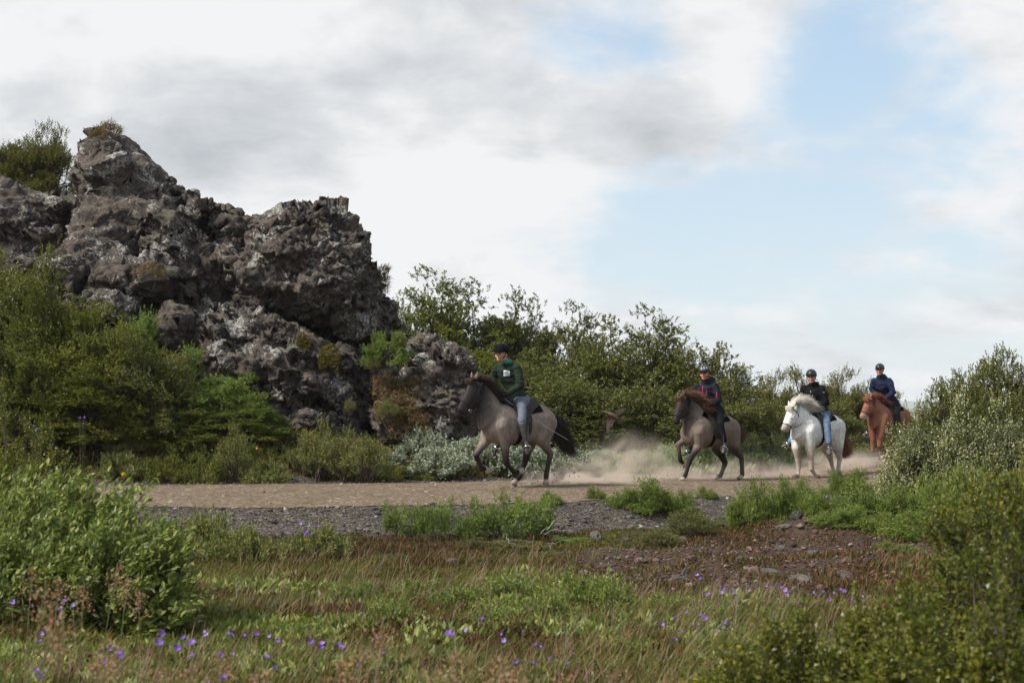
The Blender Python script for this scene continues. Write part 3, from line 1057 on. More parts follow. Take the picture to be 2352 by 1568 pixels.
proto('willow_m', (1.7, 1.4, 1.0), 'leaf_mint', nclump=60, ntwig=26, nleaf=16, L=.045, W=.026, base=.05, up=.35, tl=.15, shell=.5, lump=.3, shoots=0, wind=(.3, 0, .1))
proto('willow_t', (1.7, 1.5, 2.2), 'leaf_mint', nclump=90, ntwig=28, nleaf=16, L=.045, W=.026, base=.05, up=.25, tl=.17, shell=.5, lump=.32, shoots=0, wind=(.35, 0, .05))
proto('silver', (1.0, .8, .55), 'leaf_silver', 'greybark', nclump=46, ntwig=12, nleaf=12, L=.045, W=.028, base=.1, up=1.0, tl=.13, shell=.5, lump=.25, shoots=20, twigs=True, cspread=.8)
proto('sparse', (1.1, .9, 1.1), 'leaf_yellow', nclump=42, ntwig=13, nleaf=12, L=.032, W=.024, base=.15, up=.7, tl=.20, shell=.4, lump=.3, shoots=30, twigs=True, cspread=.75)
proto('lupin', (1.0, .8, .55), 'leaf_lupin', 'stalk', nclump=48, ntwig=24, nleaf=9, L=.046, W=.015, base=.0, up=.15, tl=.09, shell=.45, lump=.3, shoots=0, twigs=False, jit=1.3, wind=(.2, 0, 0))
proto('dwarf', (1.0, .8, .5), 'leaf_mint', 'greybark', nclump=34, ntwig=12, nleaf=10, L=.046, W=.017, base=.1, up=.6, tl=.09, shell=.4, lump=.35, shoots=6, twigs=True, jit=.6, cspread=.7)
proto('grassy', (1.4, 1.0, .55), 'leaf_pale', 'stalk', nclump=70, ntwig=18, nleaf=9, L=.060, W=.014, base=.0, up=2.2, tl=.16, shell=.4, lump=.2, shoots=20, jit=.4, wind=(.5, 0, 0))
proto('leafy', (1.1, .8, .32), 'leaf_willow', 'stalk', nclump=46, ntwig=10, nleaf=8, L=.052, W=.020, base=.0, up=1.2, tl=.10, shell=.3, lump=.2, shoots=10, jit=.6, twigs=True)

GT = 'birches behind the riders'
# tall birches between the crag and the middle of the picture
for a in [
    ('tree_a', 935, 705, 150, 41, 'light green birch rising directly behind the right edge of the crag', 'leaf_fresh'),
    ('tree_a', 1010, 668, 190, 42, 'tallest birch of the row with its top left of the first rider', 'leaf_fresh'),
    ('tree_c', 1110, 672, 160, 43, 'dark birch with an open crown above the first rider', None),
    ('tree_c', 1185, 690, 120, 43, 'dark birch with sky showing through, just right of the first rider', None),
    ('tree_c', 1245, 706, 110, 42, 'narrow dark birch with separate tufts beside the wide thicket', None),
    ('tree_b', 1085, 770, 200, 38, 'fresh green birch behind the leading horse and the low outcrop', 'leaf_fresh'),
    ('tree_b', 1205, 810, 170, 37, 'mid green birch behind the back of the first rider', None),
    ('tree_a', 1325, 742, 150, 40, 'birch between the narrow dark birch and the wide thicket', None),
    ('tree_b', 1400, 742, 200, 38, 'broad birch over the flying bird', None),
    ('tree_a', 1500, 752, 170, 37.5, 'birch with a pointed top left of the second rider', None),
    ('tree_b', 1590, 762, 170, 37, 'birch directly behind the helmet of the second rider', None),
    ('tree_b', 1665, 800, 160, 37, 'last green birch of the thicket right of the second rider', None),
]:
    stand(a[0], 'birch_tree', *a[1:5], a[5], 'tree', GT, a[6])
for a in [
    ('tree_b', 1290, 850, 190, 35, 'low bush behind the tail of the leading horse'),
    ('tree_b', 1380, 880, 190, 35, 'low bush below and left of the flying bird'),
    ('tree_b', 1480, 860, 190, 35.5, 'low bush in front of the thicket between the bird and the second horse'),
    ('tree_b', 1600, 880, 200, 35, 'low bush right behind the second horse'),
    ('tree_b', 1720, 895, 150, 36, 'low bush between the second and third riders'),
]:
    stand(a[0], 'birch_bush', *a[1:5], a[5], 'bush', 'low bushes in front of the thicket')
for a in [
    (1770, 858, 140, 41, 'olive willow at the left end of the hedge by the third rider'),
    (1850, 850, 150, 42, 'olive willow with upright shoots behind the helmet of the third rider'),
    (1925, 852, 150, 42, 'olive willow with upright shoots between the third and fourth riders'),
    (1990, 880, 130, 42, 'olive willow behind the chestnut horse'),
    (2045, 905, 90, 43, 'last small willow of the hedge behind the rump of the chestnut horse'),
    (1800, 930, 150, 38, 'low front bush of the hedge left of the white horse'),
    (1900, 925, 170, 39, 'low front bush of the hedge right of the white horse'),
]:
    stand('hedge_a', 'willow_bush', *a[:4], a[4], 'bush', 'olive willow hedge', 'leaf_olive' if a[1] < 900 else 'leaf_birch')
# big bush at the right edge
for a in [
    ('bush_r', 2165, 855, 130, 25.0, 'left shoulder of the big bush right of the chestnut horse', None),
    ('bush_r', 2200, 810, 150, 25.6, 'tall bush with thin top shoots to the right of the gap in the hedge', None),
    ('bush_r', 2290, 765, 190, 26, 'tallest bush near the right edge', None),
    ('bush_r', 2380, 775, 190, 26, 'tall bush cut by the right edge', None),
    ('bush_r', 2270, 880, 230, 24, 'dark lower bush under the tallest bush on the right', 'leaf_dark'),
    ('bush_f', 2095, 968, 180, 23.0, 'low bush with cream catkins half hiding the chestnut horse', None),
    ('bush_f', 2200, 955, 190, 22.8, 'catkin covered bush in front of the tall ones on the right', None),
    ('bush_f', 2320, 960, 190, 22.6, 'catkin covered bush at the right edge', None),
]:
    stand(a[0], 'birch_bush', *a[1:5], a[5], 'bush', 'bushes at the right edge', a[6])
# hilltop bushes on the left
zt = at(60, 440, 37.5)[2]
for px, top, wp, lb in [(-20, 318, 170, 'hilltop bush cut by the left edge'), (60, 305, 150, 'hilltop bush behind the lava shelf'), (118, 292, 130, 'hilltop bush touching the pinnacle')]:
    stand('hedge_a', 'willow_bush', px, top, wp, 37.6, lb, 'bush', 'hilltop bushes', 'leaf_olive', base=zt - .3)
# big dark bush on the left in front of the rocks
for a in [
    ('bush_l', -40, 590, 260, 29.0, 'dark bush cut by the left edge in front of the boulders', None),
    ('bush_l', 60, 600, 260, 28.6, 'dark birch bush with the highest top under the lava shelf', 'leaf_birch'),
    ('bush_l', 150, 665, 260, 28.2, 'dark birch bush in front of the grey topped boulder', None),
    ('bush_l', 255, 730, 240, 27.8, 'windswept birch bush under the black hollow', None),
    ('bush_l', 350, 790, 230, 27.6, 'right end of the windswept dark bush', 'leaf_birch'),
    ('bush_l', 60, 780, 320, 27.2, 'deep green bush low on the left behind the path', None),
    ('bush_l', 230, 850, 300, 27.3, 'deep green bush above the grassy bank on the left', None),
]:
    stand(a[0], 'birch_bush', *a[1:5], a[5], 'bush', 'big bush in front of the rocks', a[6])
for a in [
    (310, 712, 170, 29.0, 'bright willow tuft beside the black hollow', None),
    (430, 790, 120, 28.8, 'small bright willow growing up the boulders', None),
    (520, 852, 170, 28.2, 'bright green willow in front of the rubble slope', None),
    (430, 880, 190, 27.8, 'bright green willow left of the rubble slope', None),
    (585, 895, 130, 27.9, 'bright green willow at the foot of the lava buttress', None),
    (625, 945, 90, 28.0, 'last small green willow beside the grey boulder', 'leaf_fresh'),
    (500, 940, 240, 27.6, 'dark green skirt of the willow above the yellow grass', 'leaf_fresh'),
]:
    stand('willow_t', 'willow_bush', *a[:4], a[4], 'bush', 'bright willows in front of the rubble', a[5])
# small plants growing on the rocks
for key, px, py, wp, hp, Y, lb, mt in [
    ('willow_m', 890, 840, 95, 60, 28.3, 'windblown willow growing from a crack in the crag', 'leaf_mint'),
    ('sparse', 858, 852, 40, 25, 28.2, 'yellow green tuft below the windblown willow', 'leaf_yellow'),
    ('sparse', 893, 965, 55, 38, 28.0, 'yellow green bush on the grassy ledge of the rocks', 'leaf_yellow'),
    ('sparse', 805, 950, 30, 28, 28.2, 'tiny yellow green seedling under the buttress', 'leaf_yellow'),
]:
    p = at(px, py, Y)
    sz = (wp / FPX * Y, wp / FPX * Y * .7, hp / FPX * Y * 1.3)
    plant(key, 'rock_plant', p, sz, 0, lb, 'plant', 'plants on the rocks', mt)
# young birches and silver willows along the far verge
for a in [
    (540, 975, 90, 26.2, 'thin young birch with a bare stem in the yellow grass'),
    (735, 965, 100, 26.6, 'yellow green young birch under the buttress'),
    (790, 985, 110, 26.4, 'yellow green young birch, the middle one of the three by the path'),
    (845, 1003, 120, 26.2, 'bushy young birch touching the silver willows'),
    (700, 1010, 70, 26.8, 'small young birch beside the flat stone'),
]:
    stand('sparse', 'young_birch', *a[:4], a[4], 'shrub', 'young birches by the path')
for a in [
    (905, 1040, 70, 27.6, 'small silver willow right of the bushy young birch'),
    (965, 985, 100, 28.2, 'tallest silver willow with bare grey stems at the foot of the rocks'),
    (1010, 1010, 90, 28.4, 'silver willow before the low outcrop'),
    (1005, 1030, 140, 27.2, 'low silver willow left of the leading horse'),
    (1085, 1010, 130, 27.8, 'silver willow under the head of the leading horse'),
    (1150, 1018, 130, 27.8, 'silver willow between the front legs of the leading horse'),
    (1225, 1022, 130, 28.0, 'silver willow behind the hind legs of the leading horse'),
    (1300, 1030, 120, 28.4, 'silver willow below the tail of the leading horse'),
    (1380, 1035, 90, 30.8, 'silver willow in the dust under the flying bird'),
    (1450, 1045, 90, 31.5, 'silver willow in the dust left of the second horse'),
]:
    stand('silver', 'silver_willow', *a[:4], a[4], 'shrub', 'silver willows on the far verge')
ORD = ['first', 'second', 'third', 'fourth', 'fifth', 'sixth', 'seventh', 'eighth', 'ninth', 'tenth', 'eleventh', 'twelfth', 'thirteenth', 'fourteenth', 'fifteenth', 'sixteenth', 'seventeenth', 'eighteenth', 'nineteenth', 'twentieth']
for i, (px, top, wp, Y) in enumerate([(1330, 1050, 120, 29.8), (1400, 1050, 130, 30.8), (1480, 1040, 130, 32.4), (1545, 1030, 130, 33.0), (1620, 1018, 140, 33.8), (1700, 1008, 140, 34.6), (1760, 1005, 130, 35.6), (1820, 1010, 130, 36.6), (1890, 1015, 120, 38), (1960, 1020, 110, 39.5)]):
    stand('grassy', 'lyme_grass_tuft', px, top, wp, Y, ORD[i] + ' tuft from the left in the strip of tall pale grass behind the horses', 'grass', 'tall pale grass behind the horses')

# dry grass rooted on the rocks: tufts found by looking down on the lava from above
M['drygrass'] = leaf_mat('dry_rock_grass', [(0, (.045, .045, .028)), (.5, (.095, .088, .062)), (1, (.19, .175, .12))], .8, .2, None, .1)
M['mossy'] = leaf_mat('rock_moss', [(0, (.045, .055, .012)), (.5, (.075, .085, .02)), (1, (.12, .12, .035))], .8, .2, None, .1)


def rock_tuft(px, py, Y, wpx, hpx, n, label, mat='drygrass', L=.28, droop=.9, name='rock_grass'):
    r = np.random.default_rng(int(px * 5 + py))
    c = at(px, py, Y)
    w_, h_ = wpx / FPX * Y, hpx / FPX * Y
    B = np.stack([r.uniform(-.5, .5, n) * w_, r.uniform(-.35, .35, n) * w_ * .6, np.zeros(n)], -1)
    B[:, 2] = -np.abs(B[:, 0]) * .5 + r.uniform(-.5, .5, n) * h_ + B[:, 1] * .8
    D = norm(np.stack([r.normal(size=n) * .5 + .35, -np.abs(r.normal(size=n)) * .5, r.uniform(.2, 1.0, n)], -1))
    ln = L * r.uniform(.5, 1.2, n)
    side = norm(np.cross(D, r.normal(size=(n, 3)))) * .006
    P1 = B + D * (ln * .5)[:, None]
    P2 = P1 + norm(D + np.array([.25, -.25, -droop])) * (ln * .5)[:, None]
    V = np.stack([B - side, B + side, P1 + side * .8, P1 - side * .8, P2], 1).reshape(-1, 3)
    b0 = (np.arange(n) * 5)[:, None]
    o = mesh_np(name, V, [b0 + np.array([[0, 1, 2, 3]]), b0 + np.array([[3, 2, 4]])], M[mat])
    o.location = c
    return tag(o, label, 'grass', 'dry grass on the rocks')


rock_tuft(247, 293, 32.0, 60, 18, 500, 'dry grass cap on top of the tall pinnacle', L=.22)
rock_tuft(225, 305, 31.7, 40, 12, 300, 'dry grass on the front edge of the pinnacle top', L=.2)
rock_tuft(885, 880, 28.6, 60, 30, 500, 'brown hanging grass just under the windblown willow')
rock_tuft(905, 920, 28.4, 90, 50, 1100, 'wide hanging tuft of dry grass on the ledge right of the buttress')
rock_tuft(935, 955, 28.3, 90, 60, 1100, 'lowest hanging tuft of dry grass on the slope by the outcrop')
rock_tuft(960, 870, 28.6, 70, 20, 500, 'strip of dry grass along the top of the low outcrop')
rock_tuft(880, 640, 30.3, 24, 60, 400, 'dry grass fringe on the right edge of the leaning crag', L=.2)
rock_tuft(690, 560, 29.6, 40, 26, 350, 'dry grass in a hollow high on the crag', L=.16)
rock_tuft(672, 610, 29.5, 36, 22, 600, 'moss cushion on the left of the crag face', 'mossy', .09, .3, 'moss_cushion')
rock_tuft(718, 605, 29.4, 24, 22, 400, 'moss cushion in the middle of the crag face', 'mossy', .09, .3, 'moss_cushion')
rock_tuft(695, 790, 28.9, 30, 50, 700, 'moss cushion on the upper buttress', 'mossy', .09, .3, 'moss_cushion')
rock_tuft(755, 815, 28.8, 46, 44, 900, 'large moss cushion on the buttress face', 'mossy', .09, .3, 'moss_cushion')
rock_tuft(340, 612, 29.8, 70, 14, 400, 'dry grass line under the foot of the pinnacle', L=.14)

for i, (px, top, wp, Y) in enumerate([(235, 985, 140, 27.4), (300, 1000, 130, 27.2), (370, 1005, 140, 27.3), (440, 1020, 130, 27.0), (505, 1010, 120, 27.2), (570, 1025, 130, 27.0), (640, 1030, 110, 27.3), (285, 1045, 120, 26.3), (390, 1055, 130, 26.2), (470, 1060, 110, 26.1), (610, 1062, 120, 26.2), (900, 1070, 90, 27.0), (1000, 1075, 100, 27.1)]):
    stand('scrub', 'low_scrub', px, top, wp, Y, ORD[i] + ' low green shrub from the left on the grassy bank beyond the path', 'shrub', 'low green shrubs on the far bank', ['leaf_fresh', 'leaf_yellow', 'leaf_left'][i % 3])
# ------------------------------------------------------------------ plants in front of the path
for a in [
    ('dwarf', 925, 1150, 108, 18.8, 'small bright green dwarf willow on the dark gravel, leftmost of the row', None),
    ('dwarf', 1000, 1140, 152, 18.6, 'dwarf willow with bare twigs on top, second from the left on the gravel', None),
    ('dwarf', 1085, 1165, 137, 18.5, 'low dwarf willow in the middle of the row on the gravel', None),
    ('dwarf', 1160, 1140, 188, 18.4, 'largest dwarf willow with silvery dead twigs at its foot', None),
    ('dwarf', 1215, 1122, 130, 18.7, 'dwarf willow standing up against the path below the leading horse', None),
    ('dwarf', 1310, 1230, 101, 18.0, 'small sprig of dwarf willow among the dead twigs', None),
    ('sparse', 1180, 1240, 170, 17.0, 'olive birch scrub below the largest dwarf willow', 'leaf_birch'),
    ('sparse', 1270, 1265, 130, 16.4, 'olive birch scrub right of the dead twigs', 'leaf_birch'),
    ('sparse', 1095, 1235, 90, 17.0, 'olive birch scrub left of the dead twigs', 'leaf_birch'),
    ('sparse', 1590, 1165, 130, 18.6, 'thin reddish stemmed willow on the rubble bank', 'leaf_birch'),
    ('sparse', 1520, 1215, 110, 17.6, 'thin willow among the grey stones', 'leaf_birch'),
]:
    stand(a[0], 'dwarf_willow', *a[1:5], a[5], 'shrub', 'dwarf willows on the near bank', a[6], dratio=.7)
for a in [
    (1268, 1128, 55, 20.9, 'sprig of lupin at the path edge beside the dwarf willows'),
    (1368, 1116, 48, 21.7, 'single round lupin at the edge of the dirt path'),
    (1425, 1122, 75, 21.3, 'dark green lupin left of the tall one with dead flower spikes'),
    (1490, 1098, 125, 21.4, 'tall lupin with dead flower spikes in front of the dust'),
    (1555, 1128, 100, 21.6, 'lupin leaning right on the gravel in front of the second horse'),
    (1625, 1118, 50, 23.0, 'single upright lupin below the hind legs of the second horse'),
    (1720, 1105, 110, 20.4, 'left half of the round lupin clump on the bank'),
    (1780, 1102, 120, 20.6, 'right half of the round lupin clump below the white horse'),
    (1850, 1105, 100, 21.5, 'lupin at the hooves of the white horse'),
    (1905, 1120, 140, 19.6, 'lupin clump right of the bare mound of soil'),
    (1985, 1110, 150, 20.0, 'lupin clump with blue seed spikes, in the middle of the right hand bank'),
    (2060, 1115, 150, 19.8, 'lupin clump below the catkin bush'),
    (2140, 1120, 160, 19.5, 'lupin clump near the blurred birch on the right'),
    (2000, 1165, 170, 18.2, 'lower lupin clump above the red soil'),
    (1910, 1170, 120, 18.2, 'small lupin clump beside the dry grass tuft'),
    (2090, 1180, 180, 17.8, 'lower lupin clump beside the blurred birch'),
    (2060, 1245, 110, 16.0, 'thin lupin sprout on the red soil'),
    (1925, 1080, 60, 25.5, 'thin lupin beside the hind hooves of the white horse'),
    (1965, 1078, 70, 26.5, 'thin lupin in the dust below the chestnut horse'),
]:
    stand('lupin', 'lupin_plant', *a[:4], a[4], 'plant', 'lupins on the near bank', dratio=.8)
for px, top, wp, Y, lb in [(2150, 1090, 160, 21.5, 'low silvery willow under the catkin bushes'), (2240, 1080, 180, 21.2, 'low silvery willow near the right edge'), (2330, 1085, 160, 21.0, 'low silvery willow at the right edge'), (2210, 1140, 190, 19.2, 'low green willow behind the blurred birch')]:
    stand('leafy', 'low_willow', px, top, wp, Y, lb, 'shrub', 'low willows on the right', 'leaf_willow')

# blue seed spikes on the lupins
M['blue'] = plain('faded_lupin_bloom', (.10, .11, .17), .8, .3, 40)
M['petal'] = plain('violet_petal', (.16, .07, .34), .6, .35, 60)
M['petal2'] = plain('pale_violet_petal', (.27, .16, .48), .6, .35, 60)
M['yellow'] = plain('yellow_petal', (.75, .42, .02), .6)
rr_ = np.random.default_rng(77)


# willow with big leaves at the left, close to the camera
def near_bush(name, key, cx, cy, size, mat, label, group=None, **kw):
    leaf, stem = bush_mesh(size, seed=hash_key(key), **kw)
    root = empty(name, (cx, cy, float(ground_z(cx, cy)) - .02))
    tag(root, label, 'shrub', group)
    mesh_np('leaves', leaf[0], leaf[1], M[mat], root)
    mesh_np('stems', stem[0], stem[1], M['bark'], root, smooth=True)
    return root


GW = 'big leaved willow at the left'
for i, (px, py, Y, w_, h_, lb) in enumerate([
    (30, 1070, 10.0, 1.2, .98, 'big leaved willow at the left edge beside the olive birch'),
    (140, 1068, 9.7, 1.0, .95, 'big leaved willow with the highest shoots, second from the left edge'),
    (245, 1132, 9.4, .75, .78, 'big leaved willow leaning over the path edge'),
    (325, 1205, 9.2, .46, .60, 'right end of the big leaved willow, leaning right'),
    (110, 1200, 9.2, 1.0, .55, 'low front of the big leaved willow above the brown grass'),
    (260, 1235, 9.0, .72, .48, 'low front of the big leaved willow with pale leaf undersides')]):
    p = at(px, py, Y)
    gz = float(ground_z(p[0], Y))
    near_bush('willow_bush', 'nw%d' % i, p[0], Y, (w_, .7, p[2] - gz), 'leaf_willow', lb, GW, nclump=44, ntwig=9, nleaf=13, L=.052, W=.024, base=.0, up=1.1, tl=.20, shell=.45, lump=.15, shoots=16, twigs=True, big=True,
              wind=(.45, 0, .05), jit=.6, cspread=.9)
for i, (px, py, Y, w_, lb) in enumerate([(30, 945, 13.5, 1.0, 'olive birch shrub at the left edge behind the big leaved willow'), (120, 990, 13.0, .9, 'smaller olive birch shrub right of the one at the left edge')]):
    p = at(px, py, Y); gz = float(ground_z(p[0], Y))
    near_bush('birch_bush', 'nb%d' % i, p[0], Y, (w_, .8, p[2] - gz), 'leaf_near', lb, nclump=70, ntwig=16, nleaf=10, L=.026, W=.022, base=.0, up=.9, tl=.16, shell=.4, lump=.25, shoots=60, twigs=True, cspread=.8)
# blurred birch at the lower right
GR = 'blurred birch shrubs in the right foreground'
for i, (px, py, Y, w_, lb) in enumerate([
    (2330, 1110, 6.3, .75, 'tallest blurred birch shrub at the right edge of the foreground'),
    (2262, 1145, 6.6, .55, 'blurred birch shrub with a high shoot left of the tallest one'),
    (2190, 1240, 6.2, .50, 'blurred birch shrub whose left side meets the red soil'),
    (2300, 1260, 5.4, .75, 'dense blurred birch shrub low at the right edge'),
    (2150, 1355, 5.6, .50, 'blurred birch shrub in front of the red soil'),
    (2010, 1425, 5.6, .50, 'low blurred birch shrub at the bottom, left of the dense ones'),
    (2200, 1400, 4.9, .70, 'blurred birch shrub at the bottom right'),
    (1850, 1475, 5.4, .50, 'low blurred birch shrub at the bottom edge'),
    (1720, 1500, 5.3, .42, 'small blurred birch shrub at the bottom edge, leftmost of the blurred ones'),
    (2060, 1485, 4.7, .50, 'blurred birch shrub at the bottom edge under the open soil'),
    (2330, 1440, 4.6, .55, 'blurred birch shrub in the bottom right corner'),
]):
    p = at(px, py, Y); gz = float(ground_z(p[0], Y)) - .05
    near_bush('birch_shrub', 'rb%d' % i, p[0], Y, (w_, .55, p[2] - gz), 'leaf_near', lb, GR, nclump=60, ntwig=14, nleaf=11, L=.021, W=.019, base=.0, up=.9, tl=.13, shell=.35, lump=.2, shoots=50, twigs=True, jit=.8, cspread=.85)

# leafy clumps in the meadow
for a in [(1180, 1325, 200, 11.0, 'leafy green clump left of the centre of the meadow'), (1060, 1350, 150, 10.6, 'leafy green clump below the heath slope'), (1340, 1318, 190, 10.6, 'largest leafy clump in the middle of the meadow'),
          (1410, 1345, 130, 10.3, 'leafy clump right of the largest one'), (1270, 1370, 150, 9.8, 'leafy clump in front of the largest one'), (960, 1330, 120, 11.4, 'small leafy clump beside the tall stalk'),
          (1530, 1365, 160, 10.2, 'leafy clump left of the grey stone'), (1640, 1385, 150, 9.8, 'leafy clump in front of the grey stone'), (1130, 1400, 150, 9.3, 'leafy clump among the violet flowers'),
          (900, 1385, 130, 9.6, 'leafy clump left of the violet flowers'), (1450, 1470, 140, 8.0, 'leafy clump near the bottom, right of centre'), (1780, 1400, 140, 9.4, 'leafy clump between the red soil and the blurred birches'),
          (820, 1340, 150, 11.2, 'leafy clump right of the big leaved willow'), (740, 1210, 110, 16.0, 'mossy clump by the dark gravel'), (560, 1215, 150, 15.2, 'green crowberry clump below the gravel'), (470, 1185, 110, 16.2, 'green crowberry clump beside the big leaved willow')]:
    stand('leafy', 'leafy_clump', *a[:4], a[4], 'plant', 'leafy clumps in the meadow', 'leaf_willow' if a[1] > 1300 else 'leaf_yellow')

# ------------------------------------------------------------------ ground cover
def cover_mask(x, y):
    """where heath can grow"""
    return ~in_gravel(x, y)


def redness(x, y):
    return ((x - 3.0) * .34) ** 2 + ((y - 15.3) * .24) ** 2 + noise2(x, y, .8, 61, 3)


M['heather'] = leaf_mat('heather', [(0, (.022, .015, .012)), (.3, (.042, .026, .022)), (.55, (.040, .042, .018)), (.8, (.062, .048, .034)), (.95, (.10, .060, .055)), (1, (.13, .10, .075))], .8, .15, (1.3, (.5, .5, .5), (1.35, 1.3, 1.2)), .15)
M['moss'] = leaf_mat('moss', [(0, (.028, .038, .012)), (.5, (.048, .064, .020)), (1, (.085, .10, .036))], .8, .2, (1.6, (.5, .55, .5), (1.3, 1.2, 1.1)), .15)
M['grass'] = leaf_mat('grass_blades', [(0, (.036, .062, .018)), (.45, (.060, .096, .028)), (.75, (.095, .125, .042)), (.92, (.125, .125, .06)), (1, (.22, .18, .13))], .6, .3, (.8, (.6, .65, .6), (1.2, 1.15, 1.1)), .25)
M['straw'] = leaf_mat('dry_grass', [(0, (.085, .062, .050)), (.5, (.15, .120, .100)), (1, (.27, .235, .20))], .7, .2, None, .2)


def scatter(n, seed, ylo, yhi, spread=.40, power=1.0):
    """points on the ground in front of the camera, denser close by"""
    r = np.random.default_rng(seed)
    u = r.random(n)
    y = ylo * (yhi / ylo) ** (u ** power)
    x = r.uniform(-spread, spread, n) * y
    return x, y, r


M['bank'] = leaf_mat('bank_grass_blades', [(0, (.075, .10, .034)), (.5, (.13, .16, .055)), (.8, (.19, .19, .085)), (1, (.30, .25, .16))], .7, .3, (.8, (.6, .65, .6), (1.25, 1.2, 1.1)), .2)
# low heath: short sprigs
def heath(n, seed, ylo, yhi, name, mat, hmin, hmax, keep, wscale=1.0, tilt=.7, xr=None):
    if xr is None:
        x, y, r = scatter(n, seed, ylo, yhi)
    else:
        r = np.random.default_rng(seed)
        x, y = r.uniform(*xr, n), r.uniform(ylo, yhi, n)
    k = keep(x, y)
    x, y = x[k], y[k]
    n = len(x)
    z = ground_z(x, y)
    bump = np.maximum(0, .10 * noise2(x, y, 2.4, seed, 3) + .02)
    P = np.stack([x, y, z + bump * r.random(n)], -1)
    D = norm(np.stack([r.normal(size=n) * tilt + .15, r.normal(size=n) * tilt, np.ones(n)], -1))
    L = r.uniform(hmin, hmax, n) * (.75 + .5 * (np.minimum(y, 14) / 14))
    V, F = leaf_quads(P, D, L, L * .22 * wscale, r, .2)
    return tag(mesh_np(name, V, F, M[mat]), kind='stuff')


green_patch = lambda x, y: noise2(x, y, .7, 71, 3)
heath(300000, 11, 4.5, 19.6, 'heather', 'heather', .025, .065, lambda x, y: cover_mask(x, y) & (redness(x, y) > .25 + .4 * np.random.default_rng(1).random(len(x))) & (green_patch(x, y) < .25))
heath(190000, 12, 4.5, 19.8, 'moss', 'moss', .018, .045, lambda x, y: cover_mask(x, y) & (redness(x, y) > .6) & (green_patch(x, y) > -.12), 1.9)
heath(60000, 17, 9.0, 20.5, 'soil_heather', 'heather', .03, .075, lambda x, y: cover_mask(x, y) & (redness(x, y) < .8) & (noise2(x, y, 1.5, 78, 3) > .02))
heath(22000, 18, 9.0, 20.5, 'soil_moss', 'moss', .02, .05, lambda x, y: cover_mask(x, y) & (redness(x, y) < .8) & (noise2(x, y, 1.9, 79, 3) > .22), 1.8)
heath(80000, 15, 4.0, 14.0, 'forbs', 'leaf_willow', .04, .085, lambda x, y: cover_mask(x, y) & (redness(x, y) > .9) & (noise2(x, y, 1.1, 77, 3) + .25 * np.clip((11 - y) / 4, -1, 1) > .02), 2.0)
heath(90000, 13, 25.0, 31.0, 'far_heath', 'heather', .03, .08, lambda x, y: cover_mask(x, y) & (y > far_edge(x)) & (noise2(x, y, .8, 81, 3) < .15), 1.2, xr=(-11, 6))
heath(90000, 14, 25.0, 32.0, 'far_moss', 'leaf_yellow', .03, .075, lambda x, y: cover_mask(x, y) & (y > far_edge(x)) & (noise2(x, y, .8, 81, 3) > -.2), 1.2, xr=(-12, 9))


def grass(n, seed, ylo, yhi, hlo, hhi, name, mat, keep, wid=.0035, lean=(.28, .1), curl=.3, xr=None, segs=3, power=1.0):
    if xr is None:
        x, y, r = scatter(n, seed, ylo, yhi, power=power)
    else:
        r = np.random.default_rng(seed)
        x, y = r.uniform(*xr, n), r.uniform(ylo, yhi, n)
    k = keep(x, y)
    x, y = x[k], y[k]
    n = len(x)
    B = np.stack([x, y, ground_z(x, y) - .01], -1)
    h = r.uniform(hlo, hhi, n) * (.8 + .35 * noise2(x, y, 1.2, seed, 2))
    D = np.stack([r.normal(size=n) * .22 + lean[0] * r.uniform(.3, 1.5, n), r.normal(size=n) * .22 + lean[1], np.ones(n)], -1)
    D = norm(D)
    bend = np.stack([r.normal(size=n) * .3 + curl, r.normal(size=n) * .3, -.25 * np.ones(n)], -1)
    side = norm(np.cross(D, r.normal(size=(n, 3))))
    wd = wid * r.uniform(.6, 1.4, n) * (.7 + y / 22)
    V = []
    for s in range(segs + 1):
        t_ = s / segs
        c = B + D * (h * t_)[:, None] + bend * (h * t_ * t_ * .55)[:, None]
        if s < segs:
            ww = wd * (1 - t_ * .6)
            V += [c - side * ww[:, None], c + side * ww[:, None]]
        else:
            V += [c]
    V = np.stack(V, 1)
    m_ = V.shape[1]
    b0 = (np.arange(n) * m_)[:, None]
    Q = np.concatenate([b0 + np.array([[2 * s, 2 * s + 1, 2 * s + 3, 2 * s + 2]]) for s in range(segs - 1)])
    T = b0 + np.array([[2 * (segs - 1), 2 * (segs - 1) + 1, 2 * segs]])
    return tag(mesh_np(name, V.reshape(-1, 3), [Q, T], M[mat]), kind='stuff')


not_red = lambda x, y: cover_mask(x, y) & (redness(x, y) > .75)
grass(100000, 21, 3.2, 15.5, .07, .24, 'meadow_grass', 'grass', lambda x, y: not_red(x, y) & (noise2(x, y, .9, 91, 2) > -.35), .0026, power=.8)
grass(17000, 22, 3.6, 16.5, .18, .42, 'dry_stalks', 'straw', lambda x, y: not_red(x, y) & (noise2(x, y, .6, 92, 2) > -.2), .0017, curl=.15, power=.9)
grass(5000, 23, 9, 19.5, .08, .2, 'sparse_grass', 'grass', lambda x, y: cover_mask(x, y) & (redness(x, y) < 1.0), .003)
grass(60000, 24, 25, 31.5, .10, .30, 'bank_grass', 'bank', lambda x, y: cover_mask(x, y) & (y > far_edge(x) + .6) & (noise2(x, y, .6, 93, 2) > -.1), .007, xr=(-12, 5))
grass(16000, 25, 25, 31, .12, .32, 'bank_dry_grass', 'straw', lambda x, y: cover_mask(x, y) & (y > far_edge(x) + .3) & (noise2(x, y, .5, 94, 2) > .0), .004, xr=(-12, 4))
grass(40000, 26, 30, 40, .12, .38, 'far_grass', 'leaf_pale', lambda x, y: cover_mask(x, y) & (y > far_edge(x) + .5), .009, xr=(2, 14))

